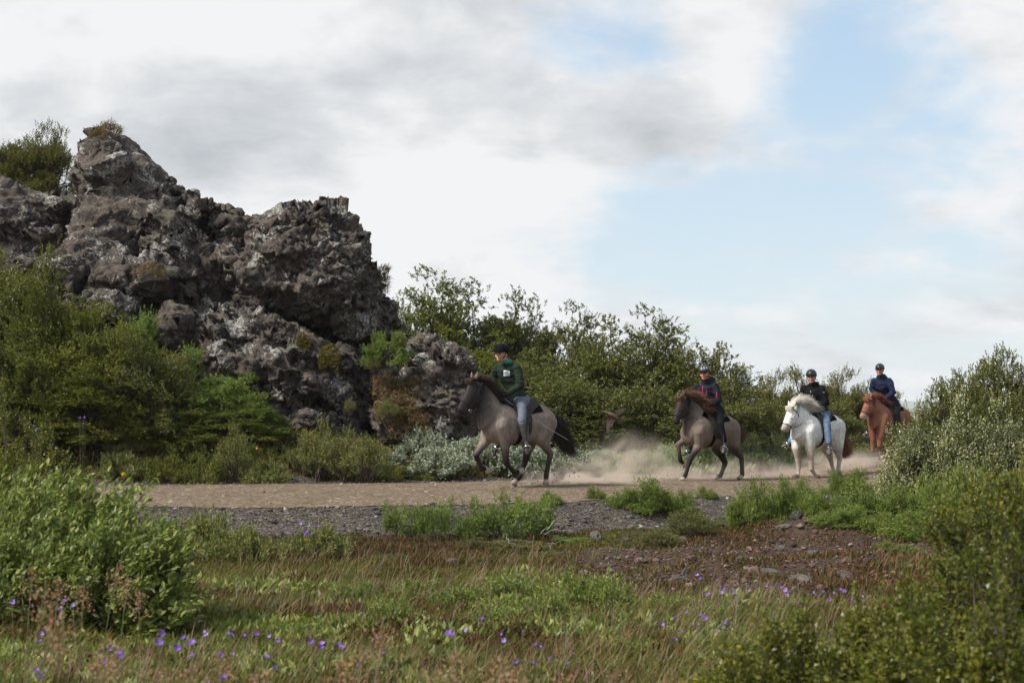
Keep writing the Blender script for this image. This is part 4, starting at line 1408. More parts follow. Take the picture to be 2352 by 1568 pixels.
# bare stones in the red soil and along the bank
M['stone'] = M['rock']
GS = 'grey stones on the near ground'
SP = []
for i in range(6):
    r = np.random.default_rng(300 + i)
    bm = bmesh.new()
    hull_points(bm, norm(r.normal(size=(16, 3))) * np.array([1, .8, .62]) * r.uniform(.8, 1.05, (16, 1)))
    bmesh.ops.bevel(bm, geom=bm.edges[:], offset=.09, segments=2, affect='EDGES')
    me = bpy.data.meshes.new('stone'); bm.to_mesh(me); bm.free()
    SP.append(me)
m, t, b = new_mat('bank_stone')
co = t.node('ShaderNodeTexCoord').outputs['Object']
oi = t.node('ShaderNodeObjectInfo')
c = t.ramp(oi.outputs['Random'], [(0, (.10, .085, .075)), (.5, (.16, .145, .13)), (.8, (.125, .07, .052)), (1, (.22, .20, .18))])
c = t.mix(1.0, c, t.ramp(t.noise(co, 3.5, 6, .7), [(.3, (.55, .55, .55)), (.7, (1.5, 1.48, 1.45))]), 'MULTIPLY')
t.put(b.inputs['Base Color'], c)
b.inputs['Roughness'].default_value = .92
bp = t.node('ShaderNodeBump', ins={'Strength': .8, 'Distance': .15, 'Height': t.noise(co, 4, 6, .7)})
t.l.new(bp.outputs[0], b.inputs['Normal'])
M['bankstone'] = m
m2 = m
for me in SP: me.materials.append(m2)


def stone(px, py, s, label, group=GS, flat=1.0):
    # walk down the sight line to the ground
    for Y in np.arange(4, 60, .02):
        p = at(px, py, Y)
        if p[2] <= ground_z(p[0], Y): break
    o = bpy.data.objects.new('stone', SP[int(px) % 6])
    col.objects.link(o)
    r = random.Random(int(px * 7 + py))
    o.location = (p[0], p[1], p[2] + s * .12)
    o.scale = (s * r.uniform(.85, 1.2), s * r.uniform(.8, 1.1), s * r.uniform(.7, 1.0) * flat)
    o.rotation_euler = (r.uniform(-.3, .3), r.uniform(-.3, .3), r.uniform(0, 6.28))
    return tag(o, label, 'stone', group)


for px, py, s, lb in [
    (1565, 1350, .17, 'large ribbed grey stone lying by the violet flowers'), (1650, 1368, .12, 'pale stone right of the large ribbed one'), (2010, 1362, .12, 'pale stone near the blurred birch'),
    (1790, 1262, .10, 'grey stone in the upper middle of the red soil'), (1570, 1245, .13, 'rounded pale stone on the left of the red soil'), (1500, 1245, .14, 'flat blue grey stone on the left of the red soil'),
    (1620, 1238, .09, 'small pale stone beside the rounded one'), (1870, 1280, .16, 'wide flat stone in the middle of the red soil'), (1760, 1325, .15, 'brown stone low in the red soil'),
    (1840, 1345, .18, 'brown block by the violet flowers, lowest in the red soil'), (1940, 1330, .14, 'brown stone in the lower right of the red soil'), (1700, 1290, .10, 'small brown stone in the middle of the red soil'),
    (1650, 1210, .12, 'grey stone under the thin willow'), (1290, 1215, .10, 'dark stone on the gravel beside the dead twigs'), (1370, 1235, .15, 'dark grey block, left of the pair at the foot of the gravel bank'),
    (1395, 1222, .13, 'dark grey block, right of the pair at the foot of the gravel bank'), (1340, 1228, .09, 'small dark stone left of the grey blocks'), (1440, 1240, .10, 'grey stone right of the grey blocks'),
    (1480, 1205, .11, 'grey stone between the lupins and the red soil'), (1180, 1130, .05, 'small stone at the path edge'), (720, 1222, .14, 'dark stone beside the violet flowers on the left'), (640, 1235, .16, 'flat pale stone below the violet flowers on the left'),
    (1040, 1300, .16, 'grey mossy stone in the heath left of centre'), (1830, 1190, .20, 'dark lump on the mound between the lupins'), (1800, 1215, .15, 'dark lump at the foot of the mound')]:
    stone(px, py, s, lb)
GF = 'stones on the far verge'
for px, py, s, lb, fl in [
    (690, 1064, .42, 'broad flat grey slab in the grass by the young birches', .25), (560, 1090, .28, 'flat grey slab at the far edge of the path', .3), (640, 1098, .22, 'pale stone left of the reddish block', .8),
    (765, 1092, .26, 'reddish brown block at the far edge of the path', .8), (790, 1092, .14, 'white spotted stone beside the reddish block', .9), (860, 1095, .22, 'reddish stone right of the white spotted one', .7),
    (415, 1085, .14, 'small pale stone on the far bank at the left', .6), (1080, 1098, .10, 'grey stone at the far edge near the leading horse', .7), (520, 1072, .16, 'grey stone in the yellow grass', .5)]:
    stone(px, py, s, lb, GF, fl)

# silvery dead twigs
tw = np.random.default_rng(8)
pp, rr2 = [], []
for a, b_ in [((1165, 1238), (1200, 1270)), ((1190, 1262), (1215, 1240)), ((1175, 1250), (1160, 1225)), ((1240, 1225), (1290, 1180)), ((1250, 1222), (1300, 1212)), ((1255, 1215), (1285, 1190)), ((1260, 1250), (1310, 1235)), ((1262, 1262), (1270, 1245)),
              ((1205, 1270), (1225, 1290))]:
    A, B = at(*a, 16.9), at(*b_, 17.0 + tw.uniform(-.2, .2))
    s = np.linspace(0, 1, 6)[:, None]
    pth = A * (1 - s) + B * s + tw.normal(size=(6, 3)) * .012
    pp.append(pth); rr2.append(np.linspace(.0045, .002, 6))
V, F = tubes(np.array(pp), np.array(rr2), 5)
tag(mesh_np('dead_branch', V, F, M['deadwood'], smooth=True), 'silvery dead branches poking out of the dwarf willow', 'branch')

# violet cranesbill flowers
def flower_mesh(seed, n_pet=5, R=.017):
    r = np.random.default_rng(seed)
    vs, fs = [], []
    for k in range(n_pet):
        a = k * 2 * math.pi / n_pet + r.uniform(-.1, .1)
        c, s = math.cos(a), math.sin(a)
        wv = R * .62
        pts = np.array([[0, 0, 0], [R * .45, -wv * .6, .003], [R * .85, -wv, .006], [R * 1.05, -wv * .3, .009], [R * 1.05, wv * .3, .009], [R * .85, wv, .006], [R * .45, wv * .6, .003]])
        pts[:, 2] += r.uniform(-.002, .003) + k * .0004
        pts = np.stack([pts[:, 0] * c - pts[:, 1] * s, pts[:, 0] * s + pts[:, 1] * c, pts[:, 2]], -1)
        vs.append(pts); fs.append(np.arange(7) + 7 * k)
    return np.concatenate(vs), np.array(fs)


FM = {}
for i in range(3):
    for mk in ('petal', 'petal2'):
        V, F = flower_mesh(400 + i)
        o = mesh_np('blossom', V, F, M[mk])
        FM[(i, mk)] = o.data
        bpy.data.objects.remove(o)
M['centre'] = plain('flower_centre', (.6, .55, .45), .7)


def stem_obj(pts, parent, r0=.0014):
    V, F = tubes(np.array([pts]), np.full((1, len(pts)), r0), 3)
    return mesh_np('stem', V, F, M['stalk'], parent)


def flower_at(px, py, Y, label, group, mk='petal', sc_=1.0, nb=None):
    r = random.Random(int(px * 13 + py * 7))
    p = at(px, py, Y)
    gz = float(ground_z(p[0], Y))
    root = empty('cranesbill', (p[0], Y, gz))
    tag(root, label, 'flower', group)
    hgt = max(p[2] - gz, .05)
    for k in range(nb or r.choice((1, 1, 2))):
        ox, oy, oz = (0, 0, 0) if k == 0 else (r.uniform(-.04, .04), r.uniform(-.03, .03), r.uniform(-.04, .01))
        pts = np.array([[0, 0, 0], [ox * .3 + .01, oy * .3, hgt * .5], [ox, oy, hgt + oz]])
        stem_obj(pts, root)
        o = bpy.data.objects.new('blossom', FM[(r.randrange(3), mk)])
        col.objects.link(o)
        o.parent = root
        o.location = (ox, oy, hgt + oz)
        o.rotation_euler = (r.uniform(.3, 1.35), r.uniform(-.6, .6), r.uniform(-.6, .6))
        q_ = sc_ * r.uniform(.62, 1.15)
        o.scale = (q_ * .72, q_ * r.uniform(.5, .8), q_ * .9)
    return root


FL = {
    'violet flowers beside the dark gravel': ('violet flower in the cluster by the dark gravel', 16.2, 1.5,
        [(690, 1203), (708, 1206), (730, 1208), (668, 1215), (680, 1222), (705, 1218), (700, 1226), (714, 1228), (655, 1212)]),
    'violet flowers by the grey stone': ('violet flower in the cluster by the ribbed grey stone', 10.6, 1.2,
        [(1607, 1328), (1645, 1330), (1625, 1345), (1660, 1350), (1680, 1352), (1660, 1362), (1628, 1362), (1685, 1365), (1723, 1357), (1745, 1400), (1602, 1322)]),
    'violet flowers in front of the red soil': ('violet flower in the line before the brown stones', 10.0, 1.1,
        [(1868, 1360), (1890, 1358), (1906, 1376), (1820, 1385), (1835, 1390), (1760, 1345), (1783, 1342), (1792, 1347), (1805, 1355), (1915, 1360), (1930, 1352), (1980, 1370), (1955, 1375)]),
    'violet flowers right of the bottom centre': ('violet flower in the group beside the low blurred birch', 8.4, 1.0,
        [(1609, 1412), (1620, 1420), (1603, 1432), (1630, 1435), (1660, 1440), (1665, 1428), (1588, 1440), (1565, 1450), (1600, 1455), (1575, 1405), (1545, 1415), (1520, 1432)]),
    'violet flowers at the bottom centre': ('violet flower in the group at the bottom centre', 7.6, 1.0,
        [(1072, 1447), (1110, 1420), (1150, 1455), (1157, 1470), (1200, 1450), (1230, 1478), (1240, 1485), (1185, 1518), (1210, 1518), (1225, 1522), (1260, 1512), (1275, 1520), (1300, 1522), (1315, 1530), (1280, 1530), (1330, 1535),
         (1045, 1535), (1010, 1525), (965, 1520)]),
    'violet flowers left of the bottom centre': ('violet flower in the group below the large willow', 7.0, 1.0,
        [(510, 1503), (535, 1500), (560, 1460), (530, 1458), (590, 1455), (470, 1450), (620, 1460), (715, 1472), (740, 1478), (880, 1500), (870, 1530), (825, 1528), (885, 1535), (790, 1488), (640, 1470)]),
    'violet flowers at the left edge': ('violet flower in the group at the left edge', 7.2, 1.0,
        [(145, 1380), (168, 1390), (28, 1382), (95, 1455), (112, 1445), (90, 1470), (240, 1518), (255, 1490), (30, 1545)]),
    'violet flowers on the far bank at the left': ('violet flower in the bank under the left bushes', 24.8, 1.8,
        [(185, 960), (195, 958), (190, 972), (45, 965), (60, 975), (85, 985), (75, 978)]),
}
for g, (lb, Y, s, pts) in FL.items():
    for j, (px, py) in enumerate(sorted(pts)):
        flower_at(px, py, Y + .35 * math.sin(j * 2.3), ORD[j] + ' ' + lb.replace('violet flower in', 'violet flower from the left in'), g, 'petal' if j % 3 else 'petal2', s)
# big blurred blossoms close to the lens
for j, (px, py, lb) in enumerate([(370, 1455, 'largest blurred violet blossom, left of the bottom centre'), (440, 1478, 'blurred violet blossom beside the largest one'), (420, 1462, 'small blurred violet blossom right of the largest one'), (277, 1496, 'blurred violet blossom lower left of the largest one'),
                                  (612, 1510, 'blurred violet blossom alone in the brown grass'), (715, 1472, 'blurred violet blossom high among brown seed heads'), (515, 1555, 'blurred violet blossom cut by the bottom edge'), (1040, 1458, 'blurred violet blossom left of the bottom centre group'),
                                  (85, 1540, 'blurred violet blossom in the bottom left corner')]):
    flower_at(px, py, 4.6 + .2 * (j % 3), lb, 'blurred violet blossoms near the camera', 'petal', .95, 2)
# yellow blooms
for px, py, Y, lb in [(703, 1240, 16.4, 'small yellow flower left of its pair by the gravel'), (725, 1241, 16.4, 'small yellow flower right of its pair by the gravel'), (283, 1090, 14.5, 'yellow flower above the big leaved willow'), (590, 1030, 25, 'yellow flower in the grass by the young birch')]:
    p = at(px, py, Y); gz = float(ground_z(p[0], Y))
    root = empty('hawkbit', (p[0], Y, gz)); tag(root, lb, 'flower', 'yellow flowers')
    stem_obj(np.array([[0, 0, 0], [.01, 0, (p[2] - gz) * .5], [0, 0, p[2] - gz]]), root)
    V, F = flower_mesh(9, 9, .02)
    V = V @ np.array([[1, 0, 0], [0, .35, .93], [0, -.93, .35]]).T + np.array([0, 0, p[2] - gz])
    mesh_np('blossom', V, F, M['yellow'], root)

# brown seed heads close to the camera
M['seed'] = leaf_mat('seed_heads', [(0, (.13, .085, .065)), (.5, (.22, .15, .12)), (1, (.34, .26, .21))], .8, .2, None, .1)


def seed_plant(px, py, Y, label, group, n=90, spread=.035, hh=.12, mat='seed', L=.011):
    r = np.random.default_rng(int(px * 3 + py))
    p = at(px, py, Y); gz = float(ground_z(p[0], Y))
    root = empty('sorrel', (p[0], Y, gz)); tag(root, label, 'plant', group)
    H = p[2] - gz
    lean = r.uniform(.0, .12)
    pts = np.array([[0, 0, 0], [lean * .3, 0, H * .5], [lean, 0, H]])
    stem_obj(pts, root, .0018)
    t_ = r.random(n)
    P = np.stack([lean + r.normal(size=n) * spread * (1 - .5 * t_), r.normal(size=n) * spread * (1 - .5 * t_), H - hh * (1 - t_) * .9], -1)
    V, F = leaf_quads(P, norm(r.normal(size=(n, 3)) + [0, 0, .5]), L, L * .8, r)
    tv, tf = tubes(np.array([[[lean * .8, 0, H - hh * 1.1], [lean, 0, H - hh * .5], [lean, 0, H + .02]]]), np.full((1, 3), .0011), 4)
    V, F = join([(V, F), (tv, tf)])
    mesh_np('seed_head', V, F, M[mat], root)


for j_, (px, py, Y) in enumerate(sorted([(60, 1400, 3.6), (100, 1440, 3.7), (150, 1470, 4.0), (30, 1350, 4.4), (200, 1500, 4.2), (330, 1530, 4.3), (430, 1530, 4.0), (480, 1500, 4.6), (580, 1540, 4.2), (690, 1520, 4.0), (770, 1490, 4.4), (820, 1440, 4.6),
                  (930, 1540, 4.2), (1000, 1500, 4.4), (1060, 1520, 4.2), (1130, 1510, 4.5), (1180, 1540, 4.1), (1280, 1550, 4.2), (1400, 1540, 4.4), (1500, 1550, 4.2), (230, 1300, 6.4), (270, 1330, 6.2), (180, 1345, 6.0), (120, 1330, 6.2), (60, 1310, 6.4), (320, 1360, 6.4)])):
    seed_plant(px, py, Y, (ORD + ['twenty-' + o for o in ORD])[j_] + ' blurred brown seed head from the left in front of the meadow', 'brown seed heads near the camera')
# ------------------------------------------------------------------ horses and riders
from mathutils.bvhtree import BVHTree

ZOOM = {1: (1680, 1240, .39526), 2: (2460, 1340, .319), 3: (2860, 1340, .319), 4: (3160, 1320, .26786)}


class Frame:
    """upright frame of one horse: x forward, y to its left, z up; P() finds the point seen at a sighting, w metres left of its middle plane"""
    def __init__(self, k, Y, deg, seat, sx=.08):
        th = math.radians(deg)
        self.k = k
        self.h = np.array([-math.cos(th), -math.sin(th), 0.])
        self.l = np.array([math.sin(th), -math.cos(th), 0.])
        d = pix_dir(*self.D(*seat))
        B = CAM + d * (Y / d[1]) - sx * self.h
        B[2] = float(ground_z(B[0], B[1])) + .02
        self.B = B
        self.rz = math.atan2(self.h[1], self.h[0])

    def D(self, zx, zy):
        a, b, s = ZOOM[self.k]
        return (a + zx * s) * .6125, (b + zy * s) * .6125

    def P(self, zx, zy, w=0.0):
        r = pix_dir(*self.D(zx, zy))
        P0 = self.B + w * self.l
        t = ((P0 - CAM) @ self.l) / (r @ self.l)
        q = CAM + r * t - self.B
        return np.array([q @ self.h, q @ self.l, q[2]])

    def world(self, p):
        return self.B + p[0] * self.h + p[1] * self.l + np.array([0, 0, p[2]])


def add_loft(bm, st, seg=18, power=1.0):
    """st: list of (centre, half-up vector, half-side vector); closed ends"""
    rings = []
    for c, u, s in st:
        ring = []
        for k in range(seg):
            a = 2 * math.pi * k / seg
            ca, sa = math.cos(a), math.sin(a)
            if power != 1.0:
                ca = math.copysign(abs(ca) ** power, ca); sa = math.copysign(abs(sa) ** power, sa)
            ring.append(bm.verts.new(np.asarray(c) + np.asarray(u) * ca + np.asarray(s) * sa))
        rings.append(ring)
    for a, b in zip(rings[:-1], rings[1:]):
        for k in range(seg):
            bm.faces.new((a[k], a[(k + 1) % seg], b[(k + 1) % seg], b[k]))
    for ring, c in ((rings[0], st[0][0]), (rings[-1], st[-1][0])):
        v = bm.verts.new(c)
        for k in range(seg):
            bm.faces.new((ring[k], ring[(k + 1) % seg], v))


def add_ball(bm, c, r, sub=2, ax=None):
    """ball or ellipsoid; ax: three axis vectors"""
    R = bmesh.ops.create_icosphere(bm, subdivisions=sub, radius=1.0)
    for v in R['verts']:
        p = np.array(v.co)
        v.co = np.asarray(c) + (p * r if ax is None else ax[0] * p[0] + ax[1] * p[1] + ax[2] * p[2])


def add_limb(bm, pts, rad, seg=12):
    pts = [np.asarray(p, float) for p in pts]
    for a, b, ra, rb in zip(pts[:-1], pts[1:], rad[:-1], rad[1:]):
        d = b - a
        L = np.linalg.norm(d)
        if L < 1e-5: continue
        d = d / L
        ref = np.array([0, 1, 0]) if abs(d[1]) < .8 else np.array([1, 0, 0])
        s = np.cross(d, ref); s /= np.linalg.norm(s)
        u = np.cross(d, s)
        add_loft(bm, [(a, u * ra, s * ra), (b, u * rb, s * rb)], seg)
    for p, r in zip(pts, rad):
        add_ball(bm, p, r, 2)


def finish(name, bm, mat, parent, vox=.012, it=5, tint=None):
    bmesh.ops.recalc_face_normals(bm, faces=bm.faces[:])
    me = voxel(name, bm, vox, it)
    me.polygons.foreach_set('use_smooth', np.ones(len(me.polygons), bool))
    me.materials.append(mat)
    if tint is not None:
        n = len(me.vertices)
        P = np.empty(n * 3, np.float32); me.vertices.foreach_get('co', P); P = P.reshape(-1, 3).astype(float)
        c = np.ones((n, 4), np.float32); c[:, :3] = tint(P)
        a = me.color_attributes.new('tint', 'FLOAT_COLOR', 'POINT')
        a.data.foreach_set('color', c.ravel())
    o = bpy.data.objects.new(name, me)
    col.objects.link(o)
    o.parent = parent
    return o


def raw(name, bm, mat, parent, smooth=True):
    bmesh.ops.recalc_face_normals(bm, faces=bm.faces[:])
    me = bpy.data.meshes.new(name); bm.to_mesh(me); bm.free()
    me.polygons.foreach_set('use_smooth', np.full(len(me.polygons), smooth))
    me.materials.append(mat)
    o = bpy.data.objects.new(name, me)
    col.objects.link(o); o.parent = parent
    return o


def tint_mat(name, rough, bumpscale=40, sheen=.1, var=.25, vs=18, fleck=0.0, stretch=(1, 1, 1)):
    m, t, b = new_mat(name)
    sheen = 0
    a = t.node('ShaderNodeAttribute', attribute_name='tint')
    co = t.node('ShaderNodeTexCoord').outputs['Object']
    cs = t.vmath('MULTIPLY', co, stretch)
    n = t.noise(cs, vs, 5, .6)
    n2 = t.noise(cs, vs * .25, 3, .6)
    f = t.math('ADD', t.math('MULTIPLY', n, .5), t.math('MULTIPLY', n2, .5))
    g = t.ramp(f, [(.35, (1 - var,) * 3), (.65, (1 + var,) * 3)])
    t.put(b.inputs['Base Color'], t.mix(1.0, a.outputs[0], g, 'MULTIPLY'))
    b.inputs['Roughness'].default_value = rough
    b.inputs['Sheen Weight'].default_value = sheen
    b.inputs['Specular IOR Level'].default_value = .16
    bp = t.node('ShaderNodeBump', ins={'Strength': .35, 'Distance': .008, 'Height': t.noise(cs, bumpscale, 4)})
    t.l.new(bp.outputs[0], b.inputs['Normal'])
    return m


M['coat'] = tint_mat('horse_coat', .6, 70, .15, .30, 22, stretch=(1, 1, .45))
M['skin'] = tint_mat('skin', .5, 60, 0, .06, 30)
M['leather'] = plain('dark_leather', (.022, .018, .016), .5, .3, 30, bump=.3)
M['brownleather'] = plain('worn_saddle_leather', (.075, .058, .046), .55, .35, 20, bump=.3)
M['steel'] = plain('stirrup_steel', (.72, .71, .69), .25, .05, 30, metal=1.0)
M['hoofpale'] = plain('pale_hoof', (.36, .30, .25), .6, .25, 40)
M['hoofdark'] = plain('dark_hoof', (.10, .08, .065), .6, .25, 40)
M['black'] = plain('black_cloth', (.012, .012, .014), .85, .25, 60, bump=.4, spec=.06)
M['softshell'] = plain('black_softshell', (.009, .0095, .011), .75, .3, 14, bump=.4, spec=.06)
M['navygrey'] = plain('dark_blue_grey_jacket', (.015, .016, .024), .7, .3, 14, bump=.4, spec=.06)
M['navy'] = plain('navy_canvas', (.018, .025, .055), .8, .3, 18, bump=.5, spec=.06)
M['greenwool'] = plain('bottle_green_sweatshirt', (.021, .033, .023), .9, .25, 16, bump=.5, spec=.06)
M['greybreech'] = plain('grey_blue_breeches', (.135, .155, .20), .8, .18, 18, bump=.3, spec=.06)
M['denim'] = plain('washed_denim', (.13, .19, .28), .85, .45, 9, bump=.4, spec=.06)
M['velvet'] = plain('black_velvet_helmet', (.006, .006, .008), .8, .1, 50, spec=.06)
M['shell'] = plain('matt_black_helmet_shell', (.018, .019, .021), .38, .1, 20)
M['shell2'] = plain('glossy_dark_helmet_shell', (.022, .030, .040), .22, .5, 8)
M['rubber'] = plain('rubber_boot', (.045, .045, .045), .5, .2, 20)
M['shoe'] = plain('walking_shoe', (.13, .11, .10), .75, .35, 25)
M['white'] = plain('white_print', (.80, .80, .78), .7)
M['dark'] = plain('dark_print', (.02, .04, .03), .7)
M['pink'] = plain('raspberry_zip', (.42, .03, .10), .6)
M['silver'] = plain('silver_zip', (.6, .6, .6), .4, metal=.6)
M['teal'] = plain('teal_neck_scarf', (.03, .25, .18), .85, .7, 16, spec=.06)
M['eye'] = plain('dark_eye', (.008, .006, .005), .12)
M['sole'] = plain('pale_sole', (.5, .49, .46), .7)
M['whip'] = plain('grey_riding_whip', (.34, .34, .35), .5)


def hair_mat(name, stops):
    m, t, b = new_mat(name)
    geo = t.node('ShaderNodeNewGeometry')
    a = t.node('ShaderNodeAttribute', attribute_name='tint')
    c = t.ramp(geo.outputs['Random Per Island'], stops)
    t.put(b.inputs['Base Color'], t.mix(1.0, c, a.outputs[0], 'MULTIPLY'))
    b.inputs['Roughness'].default_value = .5
    b.inputs['Specular IOR Level'].default_value = .3
    return m


M['hair_dark'] = hair_mat('dark_mane', [(0, (.020, .014, .012)), (.7, (.045, .032, .028)), (1, (.085, .060, .050))])
M['hair_mid'] = hair_mat('brown_mane', [(0, (.045, .028, .020)), (.6, (.10, .060, .040)), (1, (.24, .15, .09))])
M['hair_cream'] = hair_mat('cream_mane', [(0, (.66, .61, .51)), (.5, (.80, .76, .68)), (1, (.90, .88, .82))])
M['hair_red'] = hair_mat('chestnut_mane', [(0, (.16, .055, .03)), (.6, (.27, .10, .055)), (1, (.42, .19, .11))])
M['hair_girl'] = hair_mat('light_brown_hair', [(0, (.10, .06, .04)), (.6, (.20, .125, .08)), (1, (.36, .24, .16))])


def strands(name, roots, paths_fn, n, r0, mat, parent, seed, m_=8, tip=(1, 1, 1)):
    r = np.random.default_rng(seed)
    P = np.stack([paths_fn(r) for _ in range(n)])
    R = r0 * (1 - .8 * np.linspace(0, 1, P.shape[1]) ** 2)[None] * r.uniform(.6, 1.3, (n, 1))
    V, F = tubes(P, R, 3)
    tt = np.repeat(np.tile(np.linspace(0, 1, P.shape[1]), n), 3)[:, None]
    c = 1 + (np.array(tip)[None] - 1) * tt ** 1.5
    return mesh_np(name, V, F, mat, parent, smooth=True, cols=c)


SADDLE_ST = {}


def make_horse(k, label, Y, deg, seat, sc_h, legs, neck, head, coat, manec, tail, dx=0.0, belly=.66, hoof='hoofpale', sx=.08, mane_dir=(-.9, .1, .25), mane_len=.36, mane_tip=(1, 1, 1), saddle_mat='brownleather', fluffy=1.0, z_shift=0.0):
    F = Frame(k, Y, deg, seat, sx)
    F.B[2] += z_shift
    root = empty('horse', F.B, F.rz)
    tag(root, label, 'horse', 'horses on the path')
    bm = bmesh.new()
    U, L_ = np.array([0, 0, 1.]), np.array([0, 1., 0])
    stn = [(-.66, 1.10, .86, .08), (-.58, 1.22, .74, .19), (-.46, 1.295, .70, .25), (-.32, 1.325, .70, .275), (-.15, 1.30, .70, .27), (.03, 1.265, belly - .01, .28), (.2, 1.265, belly - .02, .275), (.36, 1.31, belly - .02, .26),
           (.5, 1.31, belly, .24), (.62, 1.24, .70, .205), (.71, 1.13, .76, .15), (.76, 1.02, .84, .08)]
    sts = []
    for x, zt_, zb, hw in stn:
        sts.append((np.array([x + dx, 0, (zt_ + zb) / 2]) * np.array([1, 1, sc_h]), U * (zt_ - zb) / 2 * sc_h, L_ * hw))
    add_loft(bm, sts, 20, .92)
    SADDLE_ST[k] = sts
    # neck
    nst = [(np.array([.42 + dx, 0, 1.06 * sc_h]), np.array([.10, 0, .22]), L_ * .19)]
    for tx, ty, bx, by, hw in neck:
        a, b = F.P(tx, ty), F.P(bx, by)
        nst.append(((a + b) / 2, (a - b) / 2 * 1.0, L_ * hw * 1.05))
    add_loft(bm, nst, 16)
    # head
    hst = []
    for tx, ty, bx, by, hw in head:
        a, b = F.P(tx, ty), F.P(bx, by)
        hst.append(((a + b) / 2, (a - b) / 2 * 1.04, L_ * hw * 1.04))
    add_loft(bm, hst, 16)
    add_ball(bm, hst[1][0] - hst[1][1] * .25, .085, 2)
    # legs
    knees = {}
    for nm in ('NF', 'FF', 'NH', 'FH'):
        sgn = 1 if nm[0] == 'N' else -1
        w_ = .145 * sgn
        pts = legs[nm]
        J = [F.P(px, py, w_) if len((px, py)) == 2 and px > 5 else np.array([px, w_, py]) for px, py in pts]
        J[-1][2] = max(J[-1][2], .045)
        if nm[1] == 'F':
            top = np.array([.54 + dx, .15 * sgn, .96 * sc_h])
            add_limb(bm, [top, J[0], J[0] * .45 + J[1] * .55, J[1]], [.14, .098, .062, .056])
            add_ball(bm, top + np.array([-.03, 0, .04]), .135)
            add_limb(bm, [J[1], J[1] * .5 + J[2] * .5, J[2], J[2] * .35 + J[3] * .65], [.052, .039, .045, .040])
        else:
            hip = np.array([-.42 + dx, .13 * sgn, 1.05 * sc_h])
            add_limb(bm, [hip, J[0], J[0] * .5 + J[1] * .5, J[1]], [.19, .135, .082, .056])
            add_limb(bm, [hip + np.array([-.08, 0, -.05]), J[0] * .6 + J[1] * .4], [.15, .09])
            add_limb(bm, [J[1], J[1] * .5 + J[2] * .5, J[2], J[2] * .35 + J[3] * .65], [.056, .042, .047, .042])
        knees[nm] = J
    leg_top = {nm: (J[0], J[1]) for nm, J in knees.items()}
    hc = hst[2][0]
    nc = nst[-1][0]

    def tint(P):
        body, dark, muz, lowleg = coat['body'], coat['dark'], coat.get('muzzle', coat['dark']), coat['leg']
        c = np.broadcast_to(np.array(body, float), P.shape).copy()
        def blend(c, tgt, f):
            return c * (1 - f[:, None]) + np.array(tgt, float)[None] * f[:, None]
        # darker towards the head along the neck
        ax = hst[2][0] - np.array([.45 + dx, 0, 1.1 * sc_h])
        s = ((P - np.array([.45 + dx, 0, 1.1 * sc_h])) @ ax) / (ax @ ax)
        nz = fbm(P, 3.5, 3, 5 + k) * .12
        c = blend(c, dark, smooth01((s + nz - .12) / .75) * (P[:, 0] > .3 + dx))
        # legs
        zz = P[:, 2] + nz * .8
        c = blend(c, lowleg, smooth01((.78 - zz) / .34))
        # separate rump tone blended in towards the hind end
        c = blend(c, coat.get('rump', body), smooth01((-.25 + dx - P[:, 0] + nz) / .5) * .6)
        dm = np.linalg.norm(P - hst[-2][0], axis=1)
        c = blend(c, muz, smooth01((.17 - dm) / .09))
        c *= (1 + .22 * fbm(P, 5.0, 3, 31 + k))[:, None]
        return np.clip(c, .002, .95)
    finish('body', bm, M['coat'], root, .0135, 5, tint)
    # eyes, nostrils, ears
    for s in (1, -1):
        e = hst[1][0] * .55 + hst[2][0] * .45 + (hst[1][1]) * .38 + L_ * s * .083
        bm = bmesh.new(); add_ball(bm, e, .019, 2); raw('eye', bm, M['eye'], root)
        e = hst[-2][0] + hst[-2][1] * .25 + L_ * s * .048
        bm = bmesh.new(); add_ball(bm, e, .013, 2); raw('nostril', bm, M['eye'], root)
        base = hst[0][0] + hst[0][1] * .75 + L_ * s * .055 + np.array([0, 0, .02])
        bm = bmesh.new()
        tipv = norm(np.array([-.15, s * .25, 1.0])[None])[0]
        sidev = norm(np.cross(tipv, np.array([1, s * .35, 0]))[None])[0]
        fwd = np.cross(sidev, tipv)
        add_loft(bm, [(base, fwd * .018, sidev * .028), (base + tipv * .05, fwd * .02, sidev * .036), (base + tipv * .09, fwd * .012, sidev * .024), (base + tipv * .13, fwd * .003, sidev * .004)], 10)
        me = raw('ear', bm, M['coat'], root)
        n = len(me.data.vertices)
        a = me.data.color_attributes.new('tint', 'FLOAT_COLOR', 'POINT')
        a.data.foreach_set('color', np.tile(np.array([*coat.get('ear', coat['dark']), 1], np.float32), n))
    # hooves
    for nm, J in knees.items():
        a, b = J[2] * .35 + J[3] * .65, J[3]
        d = norm((b - a)[None])[0]
        if b[2] < .12: d = norm(np.array([.45 if nm[1] == 'F' else .35, 0, -1.0])[None])[0] * .5 + d * .5
        d = norm(d[None])[0]
        s = norm(np.cross(d, [0, 1, .01])[None])[0]; u = np.cross(d, s)
        bm = bmesh.new()
        c0 = a
        add_loft(bm, [(c0 - d * .01, s * .040, u * .040), (c0 + d * .03, s * .050, u * .047), (c0 + d * .082, s * .062, u * .056)], 14)
        raw('hoof', bm, M[hoof], root)
    # mane along the crest
    crest = [np.array([.40 + dx, 0, 1.33 * sc_h])] + [F.P(tx, ty) for tx, ty, *_ in neck] + [hst[0][0] + hst[0][1]]
    crest = np.array(crest)
    wd = np.array(mane_dir, float)

